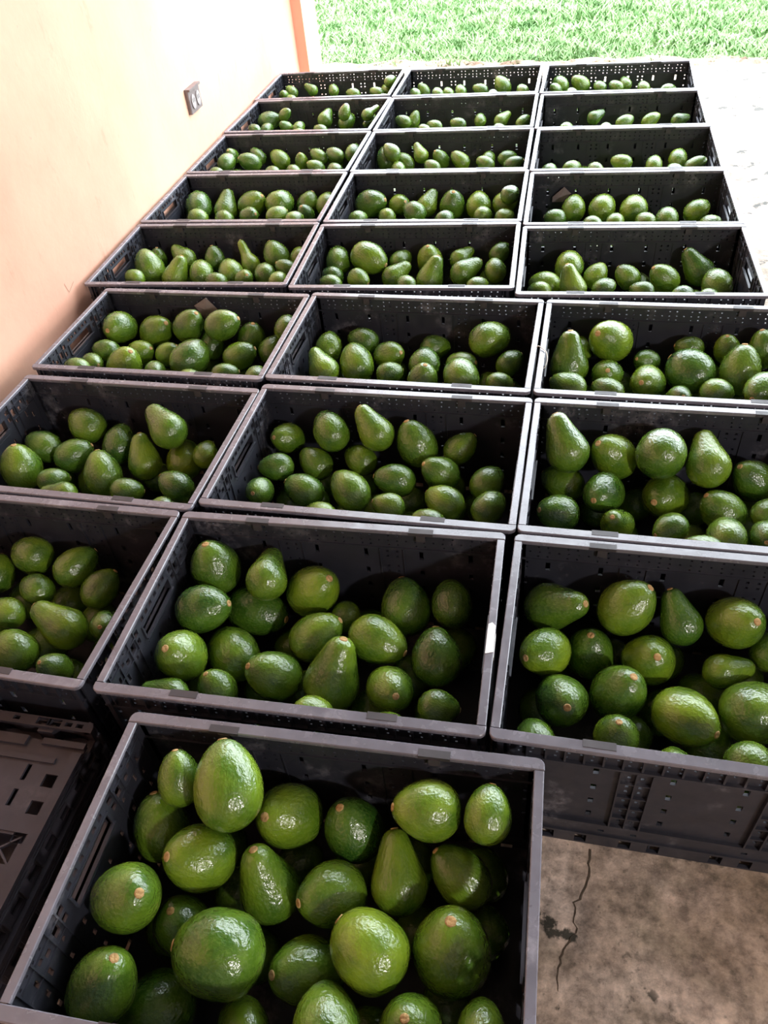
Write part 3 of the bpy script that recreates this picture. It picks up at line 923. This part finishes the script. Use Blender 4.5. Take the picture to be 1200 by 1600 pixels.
61 -158.1 52.3 174.7 887 -84 455 69.0 82.5 n 1 2 4 4 0.56
61 -76.8 53.3 174.9 760 209 615 62.2 73.9 n 1 1 1 4 0.68
61 4.0 23.3 183.0 471 841 268 98.3 119.3 n -1 2 5 4 0.26
61 132.5 51.0 179.6 898 257 356 76.3 94.2 n 1 1 3 4 0.53
61 202.9 103.2 170.7 193 888 417 67.5 88.8 n -1 1 5 4 0.33
61 -160.4 -29.8 190.9 630 -82 772 89.6 117.3 n 1 2 3 4 0.84
61 -242.6 -47.4 199.4 864 -448 232 57.1 71.6 n 1 2 1 4 0.41
61 -239.0 -115.5 229.5 -957 245 154 57.1 71.4 n -1 3 1 4 0.52
61 -72.2 -37.8 178.0 486 -759 433 57.1 73.1 n 1 3 2 4 0.23
61 121.7 -32.3 178.0 930 361 76 57.1 74.6 n 0 3 4 4 0.26
61 34.9 -64.0 178.0 -934 357 -27 57.1 70.5 n -1 3 3 4 0.46
61 209.6 -35.8 178.0 -79 989 -123 57.1 74.1 n -1 3 5 4 0.34
62 -242.9 103.4 181.9 -58 914 401 71.3 88.6 n -1 0 1 3 0.49
62 -156.9 130.8 188.1 -948 280 153 69.6 88.4 n -1 0 2 3 0.11
62 -76.0 82.6 178.0 727 -474 496 73.1 94.2 n 1 0 3 3 0.55
62 32.8 142.8 168.5 847 490 -206 65.3 82.0 n -1 0 4 3 0.24
62 175.9 126.7 211.8 761 649 -1 88.2 113.1 n -1 0 5 3 0.50
62 -234.4 0.6 188.3 -617 696 367 77.1 111.8 p -1 1 1 3 0.90
62 -153.8 39.1 177.4 -381 783 492 87.4 112.1 n -1 1 2 3 0.60
62 21.5 53.8 177.0 -13 952 305 78.8 93.6 n -1 1 3 3 0.14
62 112.3 70.3 165.8 875 -273 401 72.3 86.3 n 1 1 4 3 0.51
62 231.0 73.3 178.0 707 596 381 62.7 75.7 n 0 1 5 3 0.24
62 -57.7 2.0 178.0 936 347 55 57.1 69.5 n 1 2 1 3 0.32
62 33.3 -37.3 189.2 168 -89 982 76.8 93.3 n 1 2 2 3 0.42
62 122.4 -17.5 193.3 -299 931 210 87.3 104.3 n -1 2 3 3 0.36
62 215.8 -19.2 178.0 983 146 -115 57.1 69.5 n 1 2 4 3 0.47
63 -234.1 49.3 212.4 -113 343 933 92.3 133.8 p 0 0 1 3 0.57
63 -213.1 131.2 183.1 149 933 327 67.4 85.6 n -1 0 2 3 0.55
63 -141.3 118.7 225.7 -475 -626 619 98.1 128.5 n 1 0 3 3 0.90
63 -52.4 109.0 178.0 -711 -514 481 58.3 72.1 n 1 1 2 3 0.15
63 45.0 147.4 195.3 -974 -104 202 57.6 71.3 n 0 0 4 3 0.26
63 -142.5 44.8 174.2 7 -653 757 78.0 97.1 n 1 1 1 3 0.38
63 43.9 62.2 184.3 -798 508 324 103.9 116.4 r -1 1 4 3 0.05
63 129.3 144.9 199.8 -144 -141 979 61.8 79.2 n 1 0 5 3 0.57
63 153.0 67.7 190.7 -17 387 922 93.5 121.1 n 0 1 5 3 0.37
63 208.4 137.1 207.0 -247 190 950 73.5 96.8 n 1 0 6 3 0.37
63 -51.4 16.9 178.0 -344 -810 475 80.8 100.1 n 1 1 3 3 0.61
63 -230.6 -42.5 196.1 -930 328 168 69.4 89.2 n -1 2 1 3 0.55
63 -140.3 -33.4 183.7 -916 354 190 63.4 78.3 n -1 2 2 3 0.46
63 17.1 -36.5 178.0 89 -768 635 57.1 74.3 n 1 2 3 3 0.22
63 99.0 -15.5 182.7 865 472 -168 66.7 81.3 n -1 2 4 3 0.48
63 186.7 -23.6 201.1 -460 -881 110 76.0 99.4 n 1 2 5 3 0.49
71 -138.1 135.5 195.2 -903 347 255 81.3 100.7 n -1 0 1 3 0.40
71 90.1 108.3 231.6 -751 539 380 84.0 121.8 p -1 0 3 3 0.30
71 -226.4 71.5 172.8 -941 273 202 73.6 97.1 n -1 1 2 3 0.21
71 -131.5 49.2 172.8 778 548 307 76.4 94.9 n 0 1 3 3 0.11
71 -46.6 108.2 168.0 -76 905 419 75.5 99.4 n -1 0 2 3 0.05
71 35.7 68.2 168.0 -298 621 725 77.2 111.9 p 0 1 5 3 0.66
71 116.9 106.2 138.8 -145 972 184 85.6 108.2 n -1 0 4 3 0.95
71 -232.2 -14.1 178.1 -35 231 972 92.0 112.3 n 1 1 1 3 0.72
71 -34.0 2.3 168.0 -291 623 726 83.8 108.1 n 0 1 4 3 0.42
71 -139.2 -35.3 167.1 818 544 -187 57.3 73.3 n -1 2 1 3 0.27
71 -98.9 -77.7 168.9 -976 -154 156 57.1 82.8 p 0 2 2 3 0.52
71 51.3 -46.6 168.0 846 431 -313 57.1 73.2 n -1 2 3 3 0.40
71 155.3 -17.9 168.0 -851 208 483 67.7 84.7 n 1 2 5 3 0.17
71 157.8 -92.5 168.0 -785 573 -236 57.1 69.6 n -1 2 4 3 0.24
71 183.2 91.1 172.9 -49 980 192 57.1 72.9 n -1 0 5 3 0.77
72 -238.6 130.0 188.4 -360 -718 596 69.3 89.1 n 1 0 1 4 0.65
72 -132.7 127.7 219.7 -605 669 431 78.1 99.3 n -1 0 2 4 0.25
72 -35.1 128.6 234.4 -618 448 646 76.6 111.1 p 0 0 3 4 0.60
72 59.3 130.1 196.8 -359 204 911 86.4 113.8 n 1 0 4 4 0.29
72 155.1 140.2 184.5 689 603 402 63.4 84.0 n 0 0 5 4 0.45
72 -234.8 33.7 185.1 -975 -199 97 61.3 78.9 n 0 1 1 4 0.25
72 -160.6 76.3 166.8 -833 469 294 66.4 86.2 n -1 1 2 4 0.38
72 -65.0 105.5 161.1 -875 417 247 66.3 80.1 n -1 1 3 4 0.43
72 120.4 65.9 174.2 -702 -245 668 72.3 92.9 n 1 1 4 4 0.33
72 27.0 39.5 168.0 -973 -81 217 70.2 91.5 n 0 2 3 4 0.28
72 222.7 54.4 167.2 529 816 232 67.6 84.0 n -1 1 5 4 0.28
72 -248.0 -45.2 182.7 9 -789 615 60.0 75.8 n 1 3 1 4 0.26
72 -159.7 -15.8 168.0 -918 99 383 72.1 90.3 n 1 2 1 4 0.11
72 -61.2 -3.3 168.0 -695 608 384 77.8 102.6 n -1 2 2 4 0.37
72 30.7 -42.9 168.0 -955 2 296 57.1 70.3 n 1 3 3 4 0.50
72 142.3 -15.0 167.0 -859 445 255 71.1 88.4 n -1 2 4 4 0.60
72 234.8 -23.1 168.8 557 804 208 66.5 79.0 n -1 2 5 4 0.55
72 -104.5 -84.8 168.0 -973 216 75 57.1 71.1 n -1 3 2 4 0.85
72 118.7 -79.9 169.0 -980 194 36 57.1 72.8 n -1 3 4 4 0.48
73 -232.1 102.7 245.2 -441 557 704 87.1 126.3 p 0 0 2 3 0.33
73 -132.2 128.5 200.1 -607 -290 740 89.0 117.1 n 1 0 3 3 0.79
73 -43.6 105.4 234.1 197 977 85 96.1 107.7 r -1 0 4 3 0.21
73 46.1 116.6 217.8 -190 909 371 84.7 122.8 p -1 0 5 3 0.61
73 143.3 120.0 168.0 -673 -160 722 80.2 105.4 n 1 0 6 3 0.23
73 -228.6 93.7 146.2 -850 507 142 78.4 96.6 n -1 0 1 3 0.49
73 -148.2 38.6 173.1 -360 -866 348 80.8 106.9 n 1 1 2 3 0.05
73 -23.2 84.8 137.8 -477 -772 421 92.5 112.3 n 1 1 3 3 0.60
73 80.8 33.4 155.8 -696 51 716 80.0 104.0 n 1 1 4 3 0.39
73 -233.4 -23.3 168.0 -769 -407 493 75.0 90.7 n 1 1 1 3 0.23
73 -121.9 -39.5 169.7 -286 -501 817 65.2 94.6 p 1 2 1 3 0.76
73 -22.1 -40.8 168.0 -776 -627 67 60.2 74.8 n 1 2 2 3 0.57
73 76.7 -56.4 171.9 26 997 79 74.9 89.7 n -1 2 4 3 0.43
73 28.9 -116.1 193.4 -961 262 87 57.1 74.6 n -1 2 3 3 0.27
73 162.1 28.8 166.2 636 769 -62 57.1 74.4 n -1 1 5 3 0.41
73 146.6 -44.1 172.4 -207 -868 450 58.8 70.9 n 1 2 5 3 0.39
81 -30.8 138.7 181.2 -951 297 83 75.8 91.2 n -1 0 2 2 0.49
81 73.5 128.1 174.5 469 873 138 74.5 95.5 n -1 0 4 2 0.50
81 138.3 94.7 155.1 566 659 496 69.1 88.1 n 0 0 5 2 0.35
81 11.5 70.6 160.6 -934 351 74 62.0 76.9 n -1 0 3 2 0.28
81 -23.3 12.8 152.0 -971 199 131 59.5 77.1 n -1 1 1 2 0.60
81 95.3 2.7 152.0 -848 217 483 81.1 117.5 p 0 1 4 2 0.85
81 188.5 11.7 152.0 295 -618 729 57.1 69.4 n 1 1 5 2 0.27
81 40.8 -66.6 152.0 -959 234 161 77.8 96.6 n -1 1 2 2 0.39
81 142.1 -93.3 152.0 -239 -300 923 57.1 74.1 n 1 1 3 2 0.24
81 -101.6 104.0 152.0 -145 922 359 67.1 83.2 n -1 0 1 2 0.46
82 -232.4 131.0 212.3 -99 64 993 93.2 111.5 n 1 0 1 4 0.22
82 -124.7 120.3 217.2 -128 986 103 75.4 109.4 p -1 0 2 4 0.58
82 -45.9 127.6 171.7 617 -80 783 94.3 119.2 n 1 0 3 4 0.83
82 -223.6 37.9 202.2 942 85 325 86.2 105.6 n 1 1 1 4 0.09
82 -155.7 99.4 129.3 979 -202 26 95.5 125.0 n 0 1 3 4 0.07
82 127.8 119.5 156.7 -211 870 445 91.4 109.3 n -1 0 5 4 0.12
82 211.9 125.5 171.8 -192 963 187 73.6 94.3 n -1 0 6 4 0.10
82 -19.0 33.9 158.2 803 348 484 82.0 107.2 n 1 1 4 4 0.45
82 -235.4 -56.9 191.2 -109 -379 919 87.4 106.5 n 1 2 1 4 0.64
82 -169.3 -3.5 135.9 -610 787 -91 91.4 119.8 n -1 1 2 4 0.56
82 93.7 29.2 168.1 926 -365 -92 83.6 109.3 n 0 1 5 4 0.80
82 196.0 20.2 150.9 -141 875 464 86.9 103.4 n -1 1 6 4 0.15
82 -77.2 -49.5 149.0 -607 -273 746 84.3 108.3 n 1 2 2 4 0.39
82 29.7 -41.4 160.1 226 433 873 97.3 141.1 p 0 2 3 4 0.59
82 -235.6 -129.8 183.2 -973 -42 226 57.1 82.8 p 0 3 1 4 0.19
82 -162.4 -95.2 158.2 -332 50 942 66.4 78.9 n 1 3 2 4 0.34
82 129.7 -57.4 153.5 375 -623 687 79.2 99.5 n 1 2 4 4 0.47
82 17.4 -130.6 175.0 -568 -242 786 60.8 75.8 n 1 3 4 4 0.78
82 214.3 -80.3 152.0 979 85 -184 58.1 70.6 n 0 2 5 4 0.27
82 -68.4 -130.0 143.7 -770 478 -422 57.2 70.5 n -1 3 3 4 0.20
82 138.8 -132.5 158.2 -684 474 -555 57.1 74.2 n -1 3 5 4 0.31
82 16.9 103.3 135.0 -24 950 -312 57.1 70.3 n -1 0 4 4 0.61
83 -219.9 127.5 186.8 730 -307 610 86.2 125.0 p 1 0 1 3 0.37
83 -103.2 131.4 202.7 595 139 791 90.3 109.1 n 1 0 2 3 0.68
83 -19.7 128.9 192.1 -421 568 707 69.0 100.1 p 0 0 4 3 0.05
83 71.0 127.2 196.2 383 -543 748 86.0 110.4 n 1 0 5 3 0.65
83 -234.7 41.3 170.3 -591 -648 480 79.2 99.0 n 1 1 1 3 0.95
83 -156.4 80.7 127.9 -89 -78 993 84.0 108.9 n 1 1 3 3 0.14
83 -61.1 66.9 147.9 148 -521 841 85.6 104.4 n 1 0 3 3 0.75
83 61.5 61.4 152.0 937 344 64 59.1 85.7 p 0 1 5 3 0.66
83 -200.5 -39.7 154.0 103 -679 727 83.9 103.4 n 1 1 2 3 0.25
83 -111.4 -8.0 152.0 270 -57 961 85.9 111.4 n 1 1 4 3 0.25
83 -10.4 -40.7 153.3 729 -614 302 88.6 111.4 n 1 2 4 3 0.85
83 95.7 -10.2 147.1 669 583 -461 97.7 122.8 n -1 1 6 3 0.47
83 -115.2 -91.3 152.0 -54 15 998 70.8 86.4 n 1 2 2 3 0.36
83 -237.9 -115.4 152.0 -269 925 -268 63.8 75.9 n -1 2 1 3 0.27
83 -30.5 -130.0 150.3 -134 922 -364 61.0 80.3 n -1 2 3 3 0.55
83 75.6 -107.9 155.2 656 553 -514 71.4 85.7 n -1 2 5 3 0.38
83 133.9 116.1 147.5 484 863 -146 64.1 83.6 n -1 0 6 3 0.38
F0 -206.8 124.0 248.4 -230 647 727 62.3 80.9 n 1 0 1 4 0.46
F0 -127.3 115.0 265.9 -333 845 419 95.3 123.7 n -1 0 2 4 0.70
F0 -58.6 124.4 172.8 -277 -476 834 92.5 116.4 n 1 0 3 4 0.75
F0 37.6 125.4 158.1 -277 93 956 85.6 105.1 n 1 0 4 4 0.05
F0 147.0 131.7 235.2 -920 -182 346 80.8 96.5 n 0 0 5 4 0.78
F0 229.8 128.6 251.0 110 899 424 62.9 78.1 n -1 0 6 4 0.65
F0 -237.7 80.0 180.3 -255 639 726 80.2 99.8 n 0 1 1 4 0.35
F0 -159.8 38.3 198.2 -552 -377 743 90.0 107.5 n 1 1 2 4 0.70
F0 -68.7 33.9 157.0 -248 298 922 86.2 124.9 p 1 1 3 4 0.48
F0 25.4 30.7 159.1 -735 -497 461 84.6 101.0 n 1 1 4 4 0.31
F0 111.2 70.1 166.2 -262 846 464 77.6 112.5 p -1 1 5 4 0.62
F0 196.6 78.2 165.0 -741 358 569 72.5 96.1 n 1 1 6 4 0.36
F0 -226.0 -32.5 221.2 630 -129 766 87.9 112.2 n 1 2 1 4 0.35
F0 -173.3 -32.8 144.9 -17 17 1000 75.7 92.3 n 1 2 2 4 0.26
F0 -94.0 -71.3 192.5 -977 -61 203 106.4 119.1 r 0 2 3 4 0.30
F0 93.7 -36.4 183.4 -835 485 259 94.4 105.7 r -1 2 5 4 0.90
F0 196.1 -15.7 164.9 19 196 980 100.9 125.8 n 1 2 6 4 0.53
F0 -229.6 -128.5 189.9 417 328 848 85.9 113.5 n 1 3 1 4 0.30
F0 7.1 -57.7 124.6 -635 -355 686 86.2 113.0 n 1 2 4 4 0.45
F0 -198.3 -129.7 96.1 -897 -258 -358 95.8 138.9 p -1 3 2 4 0.24
F0 -60.2 -130.0 112.2 -523 732 -437 68.2 88.9 n -1 3 3 4 0.59
F0 56.8 -124.9 177.6 -307 911 -275 82.9 102.9 n -1 3 4 4 0.46
F0 158.2 -109.4 165.0 -51 -24 998 78.6 98.7 n 1 3 5 4 0.49
F0 240.8 -95.1 165.1 -80 932 -353 57.1 73.2 n -1 3 6 4 0.50"""
SHAPE = {'n': 'plump', 'r': 'round', 'p': 'pear-shaped', 'l': 'long-necked'}
TIERS = {1: ['only'], 2: ['back', 'front'], 3: ['back', 'middle', 'front'], 4: ['back', 'second', 'third', 'front']}
rnd = random.Random(3)
heap_v, heap_f = [], []
def heap_add(P, ax, w, L, kind, seed, rings=13, segs=14):
    v, f, _ = avocado_geometry(kind, seed, rings, segs)
    q = Vector((0, 0, 1)).rotation_difference(Vector(ax).normalized())
    n = len(heap_v)
    for x, y, z in v:
        heap_v.append(tuple(Vector(P) + q @ Vector((x * w, y * w, z * L))))
    heap_f.extend(tuple(n + i for i in fc) for fc in f)

placed = {c: [] for c in POSE}
for line in TABLE.strip().split('\n'):
    a = line.split()
    cid = a[0]
    x, y, z = (float(t) / 1000 for t in a[1:4])
    ax = Vector([float(t) / 1000 for t in a[4:7]])
    w, L = float(a[7]) / 1000, float(a[8]) / 1000
    kind, seen, tier, idx, nt_, tone = a[9], int(a[10]), int(a[11]), int(a[12]), int(a[13]), float(a[14])
    cx, cy, rz = POSE[cid]
    ca, sa = math.cos(rz), math.sin(rz)
    P = Vector((cx + ca * x - sa * y, cy + sa * x + ca * y, z))
    A = Vector((ca * ax.x - sa * ax.y, sa * ax.x + ca * ax.y, ax.z))
    placed[cid].append((x, y, z, ax, w, L))
    if tier < 0:                                   # the smallest ones, past the three hundred
        heap_add(P, A, w * 0.94, L * 0.94, kind, rnd.randrange(999), 16, 18)
        continue
    me, tip = AVO[kind][rnd.randrange(4)]
    o = link('avocado', me)
    q = Vector((0, 0, 1)).rotation_difference(A)
    spin = Matrix.Rotation(rnd.uniform(0, 6.28) if kind in 'nr' else rnd.uniform(-0.6, 0.6), 4, 'Z')
    o.matrix_world = Matrix.Translation(P) @ q.to_matrix().to_4x4() @ spin @ Matrix.Diagonal((w, w, L, 1))
    o.color = (tone, rnd.random(), 0, 1)
    where = 'nearest crate' if cid == 'F0' else SIDE[cid[1]] + ' crate, ' + ORD[int(cid[0])] + ' row from lawn'
    tname = '' if nt_ == 1 else ', ' + TIERS[nt_][tier] + ' tier'
    head = SHAPE[kind] + ' avocado' + (' with visible stem' if seen == 1 else '')
    tag(o, head + ', ' + ORD[idx] + ' from left' + tname + ', ' + where, 'avocado', 'avocados heaped in the crates')
    if seen >= 0 or cid[0] in 'F8765':
        sc = link('stem_scar', STEM, o)
        sc.location = (tip, 0, 0.497)
        sc.scale = (1.0, 1.0, w / L)

# lower layers under them, glimpsed only through the gaps
rs = np.random.RandomState(21)
LEVEL = {'F': .165, '8': .152, '7': .168, '6': .178, '5': .188, '4': .198, '3': .206, '2': .212, '1': .216}
for cid, (cx, cy, rz) in POSE.items():
    cen, rad = [], []
    for x, y, z, ax, w, L in placed[cid]:
        for off, rr in ((-.3, .34), (-.12, .51), (0.05, .48), (.22, .41), (.38, .28)):
            cen.append((x + ax.x * off * L, y + ax.y * off * L, z + ax.z * off * L)); rad.append(rr * w)
    cen, rad = np.array(cen), np.array(rad)
    top = LEVEL[cid[0]]
    ca, sa = math.cos(rz), math.sin(rz)
    for k in range(2600):
        r = rs.uniform(0.034, 0.042)
        x, y = rs.uniform(-0.280 + 1.2 * r, 0.280 - 1.2 * r), rs.uniform(-0.180 + 1.2 * r, 0.180 - 1.2 * r)
        hi = top - 0.050
        if (cid == '81' and x < -0.17) or (cid in ('83', '73', '63') and x > 0.20) or (cid == 'F0' and y < -0.11):
            hi = top
        elif cid[0] in '4321' and y < -0.02:
            hi = top - 0.012
        z = 0.0245 + r + (hi - 0.0245 - r) * min(1.0, k / 1900.0)
        d = np.linalg.norm(cen - (x, y, z), axis=1) - rad - r
        if d.min() < 0.004: continue
        cen = np.vstack([cen, (x, y, z)]); rad = np.append(rad, r)
        th = rs.uniform(0, 6.28)
        heap_add((cx + ca * x - sa * y, cy + sa * x + ca * y, z), (math.cos(th), math.sin(th), rs.uniform(-0.3, 0.3)), 2 * r, 2 * r * 1.12, 'r', int(rs.randint(999)))
me = bpy.data.meshes.new('avocado_heap')
me.from_pydata(heap_v, [], heap_f)
me.polygons.foreach_set('use_smooth', [True] * len(heap_f))
me.materials.append(M_HEAP)
o = link('avocado_heap', me)
o.color = (0.35, 0, 0, 1)
tag(o, 'lower layers of green avocados glimpsed between those on top', 'avocados', kind='stuff')

# ------------------------------------------------------------------ small things
# surface socket box on the painted wall
def wall_thing(name, y, z):
    p = Matrix.Translation(WALL_AT) @ Matrix.Rotation(WALL_ROT, 4, 'Z') @ Vector((0.0, y, z))
    return link(name, None, None, p, (0, 0, WALL_ROT))
sb = wall_thing('wall_socket', 1.0696, 0.4665)
tag(sb, 'grey double socket box fixed on the peach wall above the crates', 'socket')
mb = MB()
mb.prism([(0.0, -0.054), (0.010, -0.054), (0.013, -0.051), (0.013, 0.051), (0.010, 0.054), (0.0, 0.054)], -0.040, 0.040)
link('box', mb.mesh('box', M_BOX), sb)
mb = MB()
mb.box(0.0, 0.021, -0.052, 0.052, 0.034, 0.041)
link('hood', mb.mesh('hood', M_BOX), sb)
for yy in (-0.023, 0.023):
    mb = MB()
    ring = [(yy + 0.017 * math.cos(2 * math.pi * i / 20), -0.004 + 0.024 * math.sin(2 * math.pi * i / 20)) for i in range(20)]
    mb.v += [(0.0125, a, b) for a, b in ring] + [(0.0165, a, b) for a, b in ring]
    mb.f.append(tuple(range(20, 40)))
    for i in range(20):
        j = (i + 1) % 20
        mb.f.append((i, j, 20 + j, 20 + i))
    so = link('outlet', mb.mesh('outlet', M_SOCKET), sb)
    mb = MB()
    for s in (-0.006, 0.006):
        mb.box(0.0162, 0.0169, yy + s - 0.0013, yy + s + 0.0013, -0.006, 0.007)
    link('slot', mb.mesh('slot', M_DARK), so)

# scraps of grey-brown paper stuck upright against two back walls
def scrap(cid, pts, label, bend):
    c = crates[cid]
    cx = sum(p[0] for p in pts) / len(pts); cz = sum(p[2] for p in pts) / len(pts); cy = sum(p[1] for p in pts) / len(pts)
    mb = MB()
    n = len(pts)
    mid = (cx, cy - bend, cz)
    for off in (0.0, 0.0012):
        mb.v += [(p[0], p[1] + off, p[2]) for p in pts] + [(mid[0], mid[1] + off, mid[2])]
    for i in range(n):
        j = (i + 1) % n
        mb.f.append((i, j, n))
        mb.f.append((n + 1 + j, n + 1 + i, 2 * n + 1))
        mb.f.append((j, i, n + 1 + i, n + 1 + j))
    x, y, rz = POSE[cid]
    o = link('paper_scrap', mb.mesh('paper_scrap', M_PAPER), None, (x, y, 0), (0, 0, rz))
    tag(o, label, 'paper', 'paper scraps in the crates')
scrap('61', [(-0.0289, 0.1720, 0.2543), (0.0114, 0.1720, 0.2786), (0.0388, 0.1720, 0.2439), (-0.0049, 0.1720, 0.2137)], 'grey-brown paper scrap stuck in the left crate of sixth row', 0.006)
scrap('43', [(-0.2245, 0.1720, 0.1974), (-0.2241, 0.1720, 0.2135), (-0.1891, 0.1720, 0.2453), (-0.1661, 0.1720, 0.2245), (-0.1925, 0.1720, 0.1971)], 'dark paper scrap leaning in the right crate of fourth row', 0.004)


# loop of pale string over the left rim of a crate
def tube(name, pts, r, mat, n=7):
    P = [Vector(p) for p in pts]
    Q = []
    for i in range(len(P) - 1):
        p0, p1, p2, p3 = P[max(i - 1, 0)], P[i], P[i + 1], P[min(i + 2, len(P) - 1)]
        for t in (0.0, 0.2, 0.4, 0.6, 0.8):
            Q.append(0.5 * (2 * p1 + (p2 - p0) * t + (2 * p0 - 5 * p1 + 4 * p2 - p3) * t * t + (3 * p1 - p0 - 3 * p2 + p3) * t ** 3))
    Q.append(P[-1])
    mb = MB()
    for i, p in enumerate(Q):
        d = (Q[min(i + 1, len(Q) - 1)] - Q[max(i - 1, 0)]).normalized()
        u = d.cross(Vector((0.3, 0.2, 0.9))).normalized(); v = d.cross(u)
        mb.v += [tuple(p + r * (math.cos(2 * math.pi * k / n) * u + math.sin(2 * math.pi * k / n) * v)) for k in range(n)]
    for i in range(len(Q) - 1):
        for k in range(n):
            a, b = i * n + k, i * n + (k + 1) % n
            mb.f.append((a, b, b + n, a + n))
    return mb.mesh(name, mat, True)
x, y, rz = POSE['63']
o = link('string_loop', tube('string_loop', [(-0.3090, -0.0211, 0.2680), (-0.3050, -0.0211, 0.2875), (-0.2924, -0.0322, 0.2875), (-0.2840, -0.0455, 0.2880), (-0.2798, -0.0648, 0.2820), (-0.2824, -0.0813, 0.2740), (-0.2867, -0.0847, 0.2700)], 0.0011, M_STRING), None, (x, y, 0), (0, 0, rz))
tag(o, 'loop of pale string hanging over a crate rim in the sixth row', 'string')
